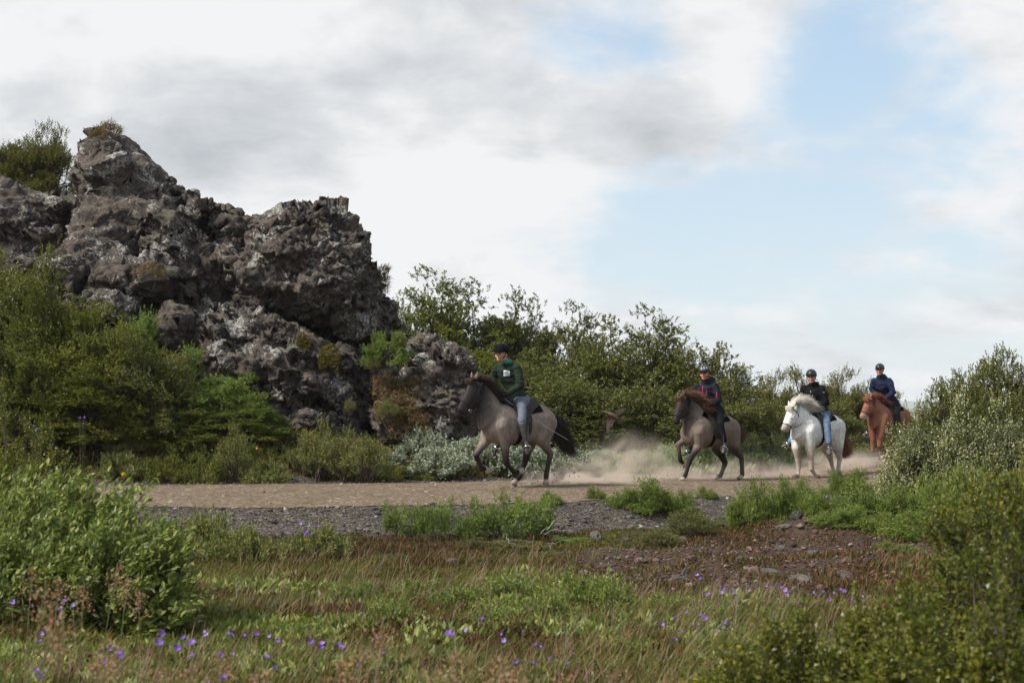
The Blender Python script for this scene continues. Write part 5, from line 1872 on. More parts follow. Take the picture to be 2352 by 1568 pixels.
    def mane_path(r):
        u = r.random() * (len(crest) - 1)
        i = min(int(u), len(crest) - 2); f = u - i
        p = crest[i] * (1 - f) + crest[i + 1] * f + np.array([0, r.normal() * .012, -.01])
        s = r.choice((-1, 1))
        up = np.array([0, s * r.uniform(.1, .7), r.uniform(.6, 1.2) * fluffy])
        Lm = mane_len * r.uniform(.6, 1.15)
        w_ = wd + r.normal(size=3) * .22
        out_ = [p]
        v = up
        m_ = 8
        for j in range(1, m_):
            t_ = j / (m_ - 1)
            v = up * (1 - t_) * 1.1 + w_ * (.35 + t_) + np.array([0, s * .35, -1.0]) * t_ * .8
            v = v / np.linalg.norm(v)
            out_.append(out_[-1] + v * Lm / (m_ - 1))
        return np.array(out_)
    strands('mane', None, mane_path, 1500, .0034, M[manec], root, 40 + k, tip=mane_tip)
    top = hst[0][0] + hst[0][1] * .9

    def fore_path(r):
        p = top + np.array([r.normal() * .02, r.normal() * .04, .01])
        tgt = hst[2][0] + hst[2][1] * 1.25 + L_ * r.normal() * .05
        Lm = r.uniform(.35, .8)
        s = np.linspace(0, 1, 8)[:, None]
        q = p + (tgt - p) * s * Lm + np.array([0.05, 0, .05]) * np.sin(s * math.pi) + wd * s * s * .12
        return q
    strands('forelock', None, fore_path, 320, .0032, M[manec], root, 60 + k, tip=mane_tip)
    # tail
    tp = np.array([F.P(px, py, w_) if px > 5 else np.array([px, w_, py]) for px, py, w_ in tail['pts']])

    def tail_path(r):
        m_ = 12
        s = np.linspace(0, 1, m_) * r.uniform(.7, 1.0) * (len(tp) - 1)
        i = np.minimum(s.astype(int), len(tp) - 2); f = (s - i)[:, None]
        q = tp[i] * (1 - f) + tp[i + 1] * f
        off = r.normal(size=3) * np.array([tail['w'], .05, tail['w'] * .3])
        ss_ = np.linspace(0, 1, m_)[:, None]
        return q + off * (.18 + ss_ ** .8) + np.array([r.normal(), r.normal(), 0]) * .02 * np.sin(ss_ * 5 + r.random() * 6)
    strands('tail', None, tail_path, 1300, .0036, M[tail['mat']], root, 80 + k, tip=tail.get('tip', (1, 1, 1)))

    # bridle
    def ring(c, u, s, r0, seg=20):
        a = np.linspace(0, 2 * math.pi, seg + 1)
        return c + np.cos(a)[:, None] * u + np.sin(a)[:, None] * s, np.full(seg + 1, r0)
    P_, R_ = [], []
    c, u, s = hst[3]
    q, r_ = ring(c * .6 + hst[2][0] * .4, (u * .6 + hst[2][1] * .4) * 1.07, (s * .6 + hst[2][2] * .4) * 1.07, .009); P_.append(q); R_.append(r_)
    c, u, s = hst[0]
    q, r_ = ring(c * .75 + hst[1][0] * .25, u * 1.02 + np.array([0, 0, .0]), hst[1][2] * 1.0, .008); P_.append(q); R_.append(r_)
    for sg in (1, -1):
        a = hst[0][0] + hst[0][1] * .2 + L_ * sg * .095
        b = hst[1][0] - hst[1][1] * .1 + L_ * sg * (.112)
        d = hst[3][0] - hst[3][1] * .55 + L_ * sg * .067
        s_ = np.linspace(0, 1, 21)[:, None]
        q = (1 - s_) ** 2 * a + 2 * s_ * (1 - s_) * b + s_ ** 2 * d
        P_.append(q); R_.append(np.full(21, .007))
    V, Fq = tubes(np.array(P_), np.array(R_), 5)
    br = mesh_np('bridle', V, Fq, M['leather'], root, smooth=True)
    bit = hst[3][0] - hst[3][1] * .6
    for sg in (1, -1):
        a = np.linspace(0, 2 * math.pi, 13)
        q = bit + L_ * sg * .072 + np.stack([np.cos(a) * .026, 0 * a, np.sin(a) * .026], -1)
        V, Fq = tubes(q[None], np.full((1, 13), .005), 5)
        mesh_np('bit_ring', V, Fq, M['steel'], br, smooth=True)
    # saddle, girth
    def barrel(x, phi, off):
        xs = [s[0][0] for s in sts]
        i = int(np.clip(np.searchsorted(xs, x) - 1, 0, len(xs) - 2))
        f = (x - xs[i]) / (xs[i + 1] - xs[i])
        c = sts[i][0] * (1 - f) + sts[i + 1][0] * f
        u = np.linalg.norm(sts[i][1]) * (1 - f) + np.linalg.norm(sts[i + 1][1]) * f + off
        s = np.linalg.norm(sts[i][2]) * (1 - f) + np.linalg.norm(sts[i + 1][2]) * f + off
        ca, sa = math.cos(phi), math.sin(phi)
        ca = math.copysign(abs(ca) ** .92, ca); sa = math.copysign(abs(sa) ** .92, sa)
        return np.array([x, s * sa, c[2] + u * ca])
    bm = bmesh.new()
    nx, nphi = 10, 30
    gridv = []
    for j in range(nphi + 1):
        ph = math.radians(-112 + 224 * j / nphi)
        q = abs(math.degrees(ph)) / 112
        x0 = dx + (-.27 + .24 * smooth01((q - .25) / .3)) + .03 * q
        x1 = dx + (.27 + .02 * math.sin(q * 3)) - .10 * smooth01((q - .75) / .25)
        row = []
        for i in range(nx + 1):
            x = x0 + (x1 - x0) * i / nx
            lift = .022 + (.045 * (1 - q * 2.6) + .05 * abs((i / nx - .5) * 2) ** 2 * (1 - q * 2.6) if q < .38 else 0)
            row.append(bm.verts.new(barrel(x, ph, lift)))
        gridv.append(row)
    for j in range(nphi):
        for i in range(nx):
            bm.faces.new((gridv[j][i], gridv[j][i + 1], gridv[j + 1][i + 1], gridv[j + 1][i]))
    bmesh.ops.solidify(bm, geom=bm.faces[:], thickness=.016)
    sad = raw('saddle', bm, M[saddle_mat], root)
    bm = bmesh.new()
    rows = []
    for j in range(37):
        ph = 2 * math.pi * j / 36
        rows.append([bm.verts.new(barrel(dx + .20 + q, ph, .012)) for q in (-.04, .04)])
    for j in range(36):
        bm.faces.new((rows[j][0], rows[j][1], rows[j + 1][1], rows[j + 1][0]))
    bmesh.ops.solidify(bm, geom=bm.faces[:], thickness=.006)
    raw('girth', bm, M['black'], sad)
    bm = bmesh.new()
    gv = []
    for j in range(25):
        ph = math.radians(-58 + 116 * j / 24)
        gv.append([bm.verts.new(barrel(dx - .29 + .5 * i / 6, ph, .010)) for i in range(7)])
    for j in range(24):
        for i in range(6):
            bm.faces.new((gv[j][i], gv[j][i + 1], gv[j + 1][i + 1], gv[j + 1][i]))
    bmesh.ops.solidify(bm, geom=bm.faces[:], thickness=.008)
    raw('saddle_pad', bm, M['black'], sad)
    return F, root, sad, bit, barrel


def finger_hand(bm, wrist, hand, grip, sg):
    """palm, four curled fingers of unequal length and a thumb, closing round the reins"""
    f = norm((hand - wrist)[None])[0]
    lat = norm(np.cross(f, np.array([0, 0, 1.]))[None])[0] * sg
    up = np.cross(lat, f) * sg
    palm = wrist + f * .055
    add_loft(bm, [(wrist, up * .026, lat * .020), (palm, up * .040, lat * .019), (palm + f * .035, up * .040, lat * .016)], 10)
    for q, (ln, o) in enumerate([(.060, .030), (.068, .010), (.062, -.010), (.048, -.029)]):
        a = palm + f * .035 + up * o
        b = a + f * ln * .45 - lat * .004
        c = b - lat * .026 + f * .006
        d = c - f * ln * .40
        add_limb(bm, [a, b, c, d], [.0105, .010, .0092, .008], 8)
    a = palm - f * .01 + up * .034
    add_limb(bm, [a, a + f * .030 + up * .012 - lat * .012, a + f * .055 + up * .004 - lat * .022], [.012, .0105, .009], 8)


def make_rider(k, F, sad, bit, label, p, outfit):
    """p: sightings of the joints in the frame of the horse"""
    root = empty('person', F.B, F.rz)
    tag(root, label, 'person', 'riders on the path')
    G = lambda q: F.P(q[0], q[1], q[2] if len(q) > 2 else 0.0)
    head = G(p['head']); nb = G(p['neck']); chest = G(p['chest']); waist = G(p['waist']); pel = G(p['pelvis'])
    shN = G((*p['shN'], .17)); shF = G((*p['shF'], -.17))
    arms = {1: [shN, G((*p['elN'], .25)), G((*p['wrN'], .10)), G((*p['haN'], .05))],
            -1: [shF, G((*p['elF'], -.25)), G((*p['wrF'], -.10)), G((*p['haF'], -.05))]}
    hipN, knN, anN, toN = pel + np.array([.02, .11, 0]), G((*p['knN'], .31)), G((*p['anN'], .36)), G((*p['toN'], .42))
    mir = np.array([1, -1, 1])
    anF = G((*p['anF'], -.36)) if 'anF' in p else anN * mir
    toF = G((*p['toF'], -.42)) if 'toF' in p else toN * mir
    legs = {1: [hipN, knN, anN, toN], -1: [hipN * mir, knN * mir, anF, toF]}
    # head axes
    yaw = p.get('yaw', 0.0)
    f = np.array([math.cos(yaw), math.sin(yaw), p.get('nod', 0.0)]); f = f / np.linalg.norm(f)
    s = norm(np.cross([0, 0, 1], f)[None])[0]
    u = np.cross(f, s)
    f, s, u = f * 1.10, s * 1.10, u * 1.10
    up3 = np.array([0, 0, 1.])

    def torso(bm, g):
        ax = norm((nb - pel)[None])[0]
        fw = norm(np.cross([0, 1, 0], ax)[None])[0]
        L_ = norm((shN - shF)[None])[0]
        bot = pel - ax * .10
        shc = (shN + shF) / 2
        add_loft(bm, [(bot, fw * (.11 + g), np.array([0, .15 + g, 0])), (pel, fw * (.12 + g), np.array([0, .165 + g, 0])), (waist, fw * (.105 + g), np.array([0, .145 + g, 0])), (chest, fw * (.125 + g), L_ * (.165 + g)),
                      (shc - ax * .01, fw * (.10 + g), L_ * (.185 + g * .5)), (shc * .45 + nb * .55, fw * (.075 + g), L_ * (.125 + g * .3)), (nb + ax * .02, fw * (.055 + g), L_ * (.07 + g))], 18)

    # one continuous body under the clothes
    bm = bmesh.new()
    torso(bm, -.035)
    add_limb(bm, [nb - up3 * .04, nb + up3 * .03, head - u * .06], [.060, .052, .052])
    add_ball(bm, head + u * .015, 1, 3, (f * .098, s * .078, u * .105))
    add_ball(bm, head + f * .035 - u * .055, 1, 2, (f * .056, s * .052, u * .058))           # jaw
    add_ball(bm, head + f * .074 - u * .086, 1, 2, (f * .020, s * .022, u * .018))           # chin
    add_limb(bm, [head + f * .092 + u * .015, head + f * .116 - u * .022], [.009, .015])      # nose
    add_ball(bm, head + f * .088 - u * .052, 1, 2, (f * .014, s * .026, u * .010))            # lips
    for sg in (1, -1):
        add_ball(bm, head + s * sg * .078 - u * .01 - f * .01, 1, 2, (f * .016, s * .010, u * .030))   # ears
        add_ball(bm, head + s * sg * .040 + f * .066 - u * .028, 1, 2, (f * .028, s * .026, u * .026))  # cheeks
        A = arms[sg]
        add_limb(bm, A[:3], [.035, .032, .027])
        finger_hand(bm, A[2], A[3], None, sg)
        Lg = legs[sg]
        add_limb(bm, [pel + np.array([0, sg * .07, 0]), Lg[1], Lg[2]], [.05, .04, .028])
        add_limb(bm, [Lg[2], Lg[2] - up3 * .04], [.028, .026])
    skin = np.array(outfit.get('skin', (.50, .27, .19)))

    def tint(P):
        c = np.broadcast_to(skin, P.shape).copy()
        q = P - head
        a, b, d = q @ f / 1.21, q @ s / 1.21, q @ u / 1.21
        lip = (np.abs(d + .052) < .009) & (np.abs(b) < .026) & (a > .07)
        c[lip] = (.42, .12, .10) if not outfit.get('smile') else (.55, .36, .31)
        eye = (np.abs(d - .010) < .011) & (np.abs(np.abs(b) - .034) < .016) & (a > .05)
        c[eye] = (.14, .07, .055)
        brow = (np.abs(d - .033) < .006) & (np.abs(np.abs(b) - .034) < .022) & (a > .05)
        c[brow] = (.12, .07, .05)
        cheek = np.exp(-((np.abs(b) - .045) ** 2 + (d + .025) ** 2) / .0006) * (a > .03)
        c = c * (1 - .2 * cheek[:, None] * np.array([0, .6, .5]))
        if outfit.get('gloves'):
            for sg in (1, -1):
                near = np.linalg.norm(P - arms[sg][3], axis=1) < .11
                c[near] = (.015, .015, .017)
        return c
    body = finish('body', bm, M['skin'], root, .0085, 2, tint)
    # jacket or sweater
    bm = bmesh.new()
    g = outfit.get('bulk', .012)
    torso(bm, g)
    for sg in (1, -1):
        A = arms[sg]
        mid = A[0] * .5 + A[1] * .5
        add_limb(bm, [A[0] + np.array([0, -sg * .01, -.01]), mid, A[1], A[1] * .45 + A[2] * .55, A[2]], [.058 + g, .056 + g, .050 + g, .045 + g, .038 + g * .6])
    if outfit.get('collar'):
        add_loft(bm, [(nb - up3 * .03, f * .10, s * .11), (nb + up3 * .045, f * .085, s * .085)], 16)
    if outfit.get('hood'):
        add_ball(bm, nb - f * .10 + up3 * .03, 1, 2, (f * .08, s * .11, u * .07))
        add_ball(bm, nb + up3 * .015, 1, 2, (f * .10, s * .11, u * .05))
    top = finish(outfit['top_name'], bm, M[outfit['top']], root, .011, 3)
    # folds: push the cloth in and out a little
    n = len(top.data.vertices)
    P = np.empty(n * 3, np.float32); top.data.vertices.foreach_get('co', P); P = P.reshape(-1, 3).astype(float)
    N = np.empty(n * 3, np.float32); top.data.vertex_normals.foreach_get('vector', N); N = N.reshape(-1, 3)
    fold = fbm(P * np.array([1, 1, 1.8]), 7.0, 3, 90 + k) * .016 + (1 - np.abs(vnoise(P * np.array([.6, .6, 1.6]), 11, 95 + k))) * .008
    top.data.vertices.foreach_set('co', (P + N * fold[:, None]).astype(np.float32).ravel()); top.data.update()
    # trousers
    bm = bmesh.new()
    for sg in (1, -1):
        Lg = legs[sg]
        cuff = Lg[2] - up3 * .01 if not outfit.get('boots') else Lg[1] * .6 + Lg[2] * .4
        add_limb(bm, [pel + np.array([-.02, sg * .06, -.03]), Lg[0] + np.array([.05, 0, -.06]), Lg[0] * .45 + Lg[1] * .55, Lg[1], Lg[1] * .55 + cuff * .45, cuff], [.135, .115, .090, .074, .064 + outfit.get('flare', 0), .056 + outfit.get('flare', 0)])
    add_ball(bm, pel - up3 * .03, 1, 2, (np.array([.13, 0, 0]), np.array([0, .17, 0]), up3 * .10))
    finish('trousers', bm, M[outfit['legs']], root, .011, 3)
    # shoes or boots, stirrups
    for sg in (1, -1):
        Lg = legs[sg]
        ank, toe = Lg[2], Lg[3]
        d = norm((toe - ank)[None])[0]
        ft = norm((toe - ank + np.array([.06, 0, -.03]))[None])[0]
        heel = ank - np.array([.03, 0, .05])
        tp_ = heel + ft * .25
        sd_ = norm(np.cross(ft, up3)[None])[0]
        un = np.cross(sd_, ft)
        bm = bmesh.new()
        add_loft(bm, [(heel - ft * .02, un * .025, sd_ * .024), (heel + ft * .03, un * .044, sd_ * .036), (heel + ft * .12 , un * .042, sd_ * .042), (heel + ft * .20, un * .030, sd_ * .044), (tp_ + ft * .005, un * .016, sd_ * .026)], 14)
        add_limb(bm, [heel + ft * .03, ank + up3 * .02], [.044, .048])
        if outfit.get('boots'):
            add_limb(bm, [ank, Lg[1] * .45 + ank * .55, Lg[1] * .75 + ank * .25], [.046, .060, .064])
        finish('boot' if outfit.get('boots') else 'shoe', bm, M[outfit['shoes']], root, .010, 2)
        # stirrup hangs on the saddle
        ctr = heel + ft * .14
        a = np.linspace(-.62 * math.pi, .62 * math.pi, 15)
        axu = norm((un * 1.0 + up3 * .4)[None])[0]
        arc = ctr - axu * .02 + np.cos(a)[:, None] * axu * .085 + np.sin(a)[:, None] * sd_ * .068
        bar = np.linspace(0, 1, 15)[:, None]
        arc2 = arc[-1] * (1 - bar) + arc[0] * bar
        V, Fq = tubes(np.array([arc, arc2]), np.array([np.full(15, .0085), np.full(15, .013)]), 6)
        mesh_np('stirrup', V, Fq, M['steel'], sad, smooth=True)
        topst = ctr - axu * .02 + axu * .085
        anchor = np.array([.12, sg * .27, pel[2] - .14])
        st_ = np.linspace(0, 1, 8)[:, None]
        q = anchor * (1 - st_) + topst * st_ + np.array([0, sg * .03, 0]) * np.sin(st_ * math.pi)
        V, Fq = tubes(q[None], np.full((1, 8), .009), 5)
        mesh_np('stirrup_leather', V, Fq, M['leather'], sad, smooth=True)
    # helmet
    hm = M[outfit['helmet']]
    bm = bmesh.new()
    R = bmesh.ops.create_icosphere(bm, subdivisions=4, radius=1.0)
    for v in R['verts']:
        q = np.array(v.co)
        low = -.18 - .22 * max(0, -q[0])
        q[2] = max(q[2], low)
        v.co = head + u * .055 + f * (q[0] * .128 - .012) + s * q[1] * .104 + u * q[2] * .112
    hl = raw('helmet', bm, hm, root)
    bm = bmesh.new()
    ring_in, ring_out = [], []
    for j in range(13):
        a = math.radians(-62 + 124 * j / 12)
        ci, si = math.cos(a), math.sin(a)
        b0 = head + u * .040 + f * (ci * .118 - .012) + s * si * .100
        ext = .052 * math.cos(a * 1.3)
        b1 = head + u * (.030) + f * (ci * (.118 + ext) - .012) + s * si * .104
        ring_in.append(bm.verts.new(b0)); ring_out.append(bm.verts.new(b1))
    for j in range(12):
        bm.faces.new((ring_in[j], ring_in[j + 1], ring_out[j + 1], ring_out[j]))
    bmesh.ops.solidify(bm, geom=bm.faces[:], thickness=.007)
    raw('visor', bm, hm, hl)
    a = np.linspace(0, 1, 12)[:, None]
    for sg in (1, -1):
        A0 = head + s * sg * .090 + u * .03
        A1 = head + f * .045 - u * .112
        q = A0 * (1 - a) + A1 * a + s * sg * .02 * np.sin(a * math.pi) - f * .0 * a
        V, Fq = tubes(q[None], np.full((1, 12), .006), 5)
        mesh_np('chin_strap', V, Fq, M['black'], hl, smooth=True)
    # reins from the bit to the hands
    for sg in (1, -1):
        A0 = bit + np.array([0, sg * .075, 0]); A1 = arms[sg][3]
        q = A0 * (1 - a) + A1 * a + np.array([0, sg * .07, -.06]) * np.sin(a * math.pi)
        V, Fq = tubes(q[None], np.full((1, 12), .0065), 5)
        mesh_np('rein', V, Fq, M['leather'], outfit['bridle'], smooth=True)
    return dict(root=root, top=top, helmet=hl, head=head, nb=nb, f=f, s=s, u=u, arms=arms, body=body)


def caster(o, F):
    """finds where a sighting meets the surface of a garment, in the frame of the horse"""
    me = o.data
    n = len(me.vertices)
    P = np.empty(n * 3, np.float32); me.vertices.foreach_get('co', P); P = P.reshape(-1, 3)
    W = [Vector(F.world(p)) for p in P]
    tree = BVHTree.FromPolygons(W, [tuple(p.vertices) for p in me.polygons])

    def cast(zx, zy, off=.004):
        r = Vector(pix_dir(*F.D(zx, zy))).normalized()
        hit, nrm, _, _ = tree.ray_cast(Vector(CAM), r)
        if hit is None: return None
        q = np.array(hit) - np.array(r) * off - F.B
        return np.array([q @ F.h, q @ F.l, q[2]])
    return cast


def line_on(name, cast, pts, r0, mat, parent, n=10):
    Q = []
    for (a, b) in zip(pts[:-1], pts[1:]):
        for t_ in np.linspace(0, 1, n, endpoint=False):
            h = cast(a[0] * (1 - t_) + b[0] * t_, a[1] * (1 - t_) + b[1] * t_)
            if h is not None: Q.append(h)
    h = cast(*pts[-1])
    if h is not None: Q.append(h)
    if len(Q) < 2: return None
    V, Fq = tubes(np.array(Q)[None], np.full((1, len(Q)), r0), 5)
    return mesh_np(name, V, Fq, M[mat], parent, smooth=True)


def patch_on(name, cast, x0, x1, y0, y1, mat, parent, top=lambda u: 0.0, n=8, off=.005):
    V, ok = [], True
    for j in range(n + 1):
        for i in range(n + 1):
            uu = i / n
            yy = y0 + top(uu) + (y1 - y0 - top(uu)) * j / n
            h = cast(x0 + (x1 - x0) * uu, yy, off)
            if h is None: return None
            V.append(h)
    idx = np.arange((n + 1) ** 2).reshape(n + 1, n + 1)
    Fq = np.stack([idx[:-1, :-1], idx[:-1, 1:], idx[1:, 1:], idx[1:, :-1]], -1).reshape(-1, 4)
    return mesh_np(name, np.array(V), Fq, M[mat], parent, smooth=True)


def whip(F, a, b, wa, wb, label, r0=.0055):
    A, B = F.world(F.P(*a, wa)), F.world(F.P(*b, wb))
    s_ = np.linspace(0, 1, 10)[:, None]
    q = A * (1 - s_) + B * s_ + np.array([0, 0, -.02]) * np.sin(s_ * math.pi)
    V, Fq = tubes(q[None], np.linspace(r0, r0 * .5, 10)[None], 6)
    tag(mesh_np('riding_whip', V, Fq, M['whip'], smooth=True), label, 'whip')


# ---- 1: the leading horse
F1, H1, sad1, bit1, bar1 = make_horse(
    1, 'taupe horse with dark head and legs leading the group, its black tail streaming', 23.9, 38, (665, 650), 1.04,
    dict(NF=[(540, 1060), (548, 1250), (632, 1345), (692, 1330)], FF=[(350, 1050), (264, 1175), (312, 1300), (378, 1325)],
         NH=[(868, 1010), (972, 1165), (932, 1365), (932, 1440)], FH=[(765, 1060), (742, 1215), (682, 1385), (625, 1462)]),
    [(475, 655, 298, 940, .150), (410, 575, 282, 830, .12), (335, 490, 275, 735, .095)],
    [(235, 455, 320, 600, .085), (185, 535, 305, 690, .105), (150, 620, 250, 740, .085), (115, 690, 200, 772, .062), (92, 735, 170, 802, .060), (98, 765, 145, 800, .040)],
    dict(body=(.215, .172, .145), dark=(.026, .020, .019), leg=(.018, .012, .011), rump=(.135, .105, .092), ear=(.16, .12, .09)),
    'hair_dark', dict(pts=[(968, 775, 0), (1035, 850, 0), (1070, 960, 0), (1110, 1080, 0), (1200, 1205, 0)], w=.080, mat='hair_dark'), dx=.02, belly=.67, mane_tip=(2.2, 2.0, 1.8), mane_dir=(-1.0, .1, .35), mane_len=.22, z_shift=.02)
R1_ = make_rider(1, F1, sad1, bit1, 'person in a bottle green sweatshirt and black velvet helmet riding the leading horse',
                 dict(head=(505, 225), neck=(560, 310), chest=(590, 430), waist=(640, 570), pelvis=(675, 645), shN=(655, 345), shF=(455, 350), elN=(690, 510), wrN=(565, 595), haN=(500, 612), elF=(428, 485), wrF=(455, 565), haF=(490, 600),
                      knN=(700, 850), anN=(728, 1005), toN=(765, 1095), yaw=.30),
                 dict(top='greenwool', top_name='sweatshirt', legs='greybreech', shoes='rubber', boots=True, helmet='velvet', gloves=True, smile=True, bridle=[c for c in H1.children if c.name.startswith('bridle')][0]))
c1 = caster(R1_['top'], F1)
pt = patch_on('emblem', c1, 527, 587, 374, 430, 'white', R1_['top'], top=lambda u: 8 * u * u)
if pt:
    for y_, x0_, x1_ in ((392, 530, 553), (404, 530, 587), (418, 532, 586)):
        line_on('emblem_mark', lambda a, b, off=.0: c1(a, b, .008), [(x0_, y_), (x1_, y_ + 2)], .0022, 'dark', pt)
    line_on('emblem_mark', lambda a, b, off=.0: c1(a, b, .009), [(545, 388), (562, 386), (570, 398)], .004, 'dark', pt)
ch = caster(R1_['helmet'], F1)
# neck scarf, ponytail
bm = bmesh.new()
nb, f_, s_, u_ = R1_['nb'], R1_['f'], R1_['s'], R1_['u']
add_loft(bm, [(nb - u_ * .01, f_ * .085, s_ * .085), (nb + u_ * .03 + f_ * .01, f_ * .085, s_ * .075), (nb + u_ * .065 + f_ * .012, f_ * .072, s_ * .066)], 16)
finish('neck_scarf', bm, M['teal'], R1_['root'], .009, 2)


def pony(hd, f_, s_, u_, L, back, n, mat, root, seed, fall=.5):
    def path(r):
        p = hd - f_ * .075 - u_ * .045 + r.normal(size=3) * .014
        q = [p]
        for j in range(1, 9):
            t_ = j / 8
            v = -f_ * back + np.array([0, 0, -1]) * fall * (.4 + t_) + r.normal(size=3) * .12
            q.append(q[-1] + v / np.linalg.norm(v) * L / 8)
        return np.array(q)
    strands('hair', None, path, n, .005, M[mat], root, seed)


pony(R1_['head'], f_, s_, u_, .26, 1.0, 120, 'hair_girl', R1_['root'], 7)
whip(F1, (530, 640), (1140, 1035), .08, .50, 'thin grey whip held by the rider of the leading horse')

# ---- 2
F2, H2, sad2, bit2, bar2 = make_horse(
    2, 'taupe horse with brown windblown mane and white hooves, second in the group', 28.3, 39, (690, 620), .98,
    dict(NF=[(500, 1030), (405, 1195), (345, 1385), (308, 1442)], FF=[(350, 965), (262, 1022), (285, 1205), (335, 1262)],
         NH=[(895, 1030), (1005, 1180), (1015, 1375), (990, 1442)], FH=[(725, 1060), (815, 1240), (757, 1392), (690, 1447)]),
    [(545, 605, 328, 890, .155), (455, 525, 345, 785, .125), (375, 455, 352, 665, .10)],
    [(290, 455, 375, 590, .095), (255, 540, 355, 650, .108), (230, 630, 315, 705, .087), (213, 700, 280, 750, .065), (203, 745, 262, 788, .060), (212, 775, 248, 795, .042)],
    dict(body=(.180, .136, .110), dark=(.030, .022, .021), leg=(.016, .011, .011), rump=(.125, .092, .076), ear=(.05, .035, .03)),
    'hair_mid', dict(pts=[(972, 790, 0), (1000, 850, 0), (990, 940, 0), (960, 1010, 0)], w=.05, mat='hair_mid'), dx=.10, belly=.68, mane_dir=(-1.1, .2, .15), mane_len=.33, mane_tip=(2.4, 2.0, 1.7), sx=.0)
R2_ = make_rider(2, F2, sad2, bit2, 'person in a dark blue grey jacket with pink zips on the second horse',
                 dict(head=(572, 195), neck=(605, 285), chest=(600, 420), waist=(655, 540), pelvis=(695, 610), shN=(700, 335), shF=(475, 345), elN=(735, 495), wrN=(625, 565), haN=(572, 565), elF=(445, 450), wrF=(500, 540), haF=(545, 575),
                      knN=(755, 775), anN=(803, 975), toN=(800, 1065), anF=(410, 1060), toF=(335, 1090), yaw=.45),
                 dict(top='navygrey', top_name='jacket', legs='black', shoes='rubber', helmet='shell', hood=True, collar=True, bulk=.018, skin=(.46, .23, .16), bridle=[c for c in H2.children if c.name.startswith('bridle')][0]))
c2 = caster(R2_['top'], F2)
for pts_, r0 in (([(548, 335), (545, 490)], .0075), ([(600, 385), (590, 440)], .007), ([(505, 365), (500, 425)], .006), ([(712, 405), (716, 475)], .008), ([(490, 293), (535, 322)], .005), ([(645, 492), (670, 487)], .004)):
    line_on('pink_zip', c2, pts_, r0, 'pink', R2_['top'])
ch2 = caster(R2_['helmet'], F2)
line_on('helmet_lettering', ch2, [(576, 110), (562, 108), (558, 117), (566, 124), (574, 130), (570, 138), (558, 136)], .0035, 'white', R2_['helmet'], 4)
line_on('helmet_lettering', ch2, [(590, 112), (586, 126), (602, 126)], .0030, 'white', R2_['helmet'], 4)
line_on('helmet_lettering', ch2, [(600, 114), (600, 136)], .0030, 'white', R2_['helmet'], 4)
line_on('helmet_vent', ch2, [(535, 95), (530, 150)], .006, 'silver', R2_['helmet'], 6)

# ---- 3
F3, H3, sad3, bit3, bar3 = make_horse(
    3, 'white horse with thick cream mane and rusty tail, third in the group', 29.8, 41, (690, 650), 1.0,
    dict(NF=[(560, 1090), (575, 1305), (622, 1395), (655, 1458)], FF=[(395, 1060), (425, 1270), (415, 1395), (395, 1455)],
         NH=[(875, 1050), (905, 1190), (888, 1310), (908, 1365)], FH=[(755, 1065), (800, 1200), (833, 1350), (895, 1378)]),
    [(565, 665, 348, 970, .165), (485, 600, 358, 880, .135), (415, 545, 368, 795, .11)],
    [(330, 575, 405, 700, .10), (295, 655, 380, 770, .110), (263, 740, 335, 812, .087), (240, 800, 303, 845, .067), (222, 835, 287, 875, .062), (232, 865, 268, 882, .045)],
    dict(body=(.66, .65, .62), dark=(.70, .69, .67), leg=(.42, .36, .30), rump=(.56, .54, .50), muzzle=(.34, .30, .28), ear=(.60, .56, .50)),
    'hair_cream', dict(pts=[(925, 870, 0), (965, 970, 0), (980, 1080, 0), (955, 1190, 0)], w=.05, mat='hair_red', tip=(.9, .8, .7)), dx=.08, belly=.64, hoof='hoofdark', sx=.0, mane_dir=(-.9, .35, .35), mane_len=.34, fluffy=1.5, saddle_mat='brownleather')
R3_ = make_rider(3, F3, sad3, bit3, 'person in a black jacket and blue jeans riding the white horse',
                 dict(head=(572, 238), neck=(600, 315), chest=(598, 440), waist=(650, 560), pelvis=(690, 645), shN=(697, 360), shF=(490, 360), elN=(742, 530), wrN=(640, 590), haN=(585, 602), elF=(460, 475), wrF=(520, 560), haF=(560, 600),
                      knN=(752, 800), anN=(775, 985), toN=(788, 1090), anF=(325, 985), toF=(228, 1000), yaw=.55),
                 dict(top='softshell', top_name='jacket', legs='denim', shoes='shoe', helmet='shell', collar=True, bulk=.020, flare=.012, skin=(.50, .26, .18), bridle=[c for c in H3.children if c.name.startswith('bridle')][0]))
c3 = caster(R3_['top'], F3)
for pts_ in ([(563, 390), (566, 412)], [(545, 440), (547, 460)], [(583, 438), (586, 458)], [(705, 408), (728, 410)]):
    line_on('zip_pull', c3, pts_, .005, 'silver', R3_['top'], 4)
bm = bmesh.new()
add_loft(bm, [(R3_['nb'] - np.array([0, 0, .02]), R3_['f'] * .10, R3_['s'] * .10), (R3_['nb'] + np.array([0, 0, .05]), R3_['f'] * .095, R3_['s'] * .085)], 16)
finish('neck_scarf', bm, M['black'], R3_['root'], .009, 3)
pony(R3_['head'], R3_['f'], R3_['s'], R3_['u'], .20, .4, 90, 'hair_dark', R3_['root'], 9, 1.2)
whip(F3, (590, 625), (930, 865), .08, .48, 'thin grey whip held by the rider of the white horse', .005)
V_, F_ = None, None

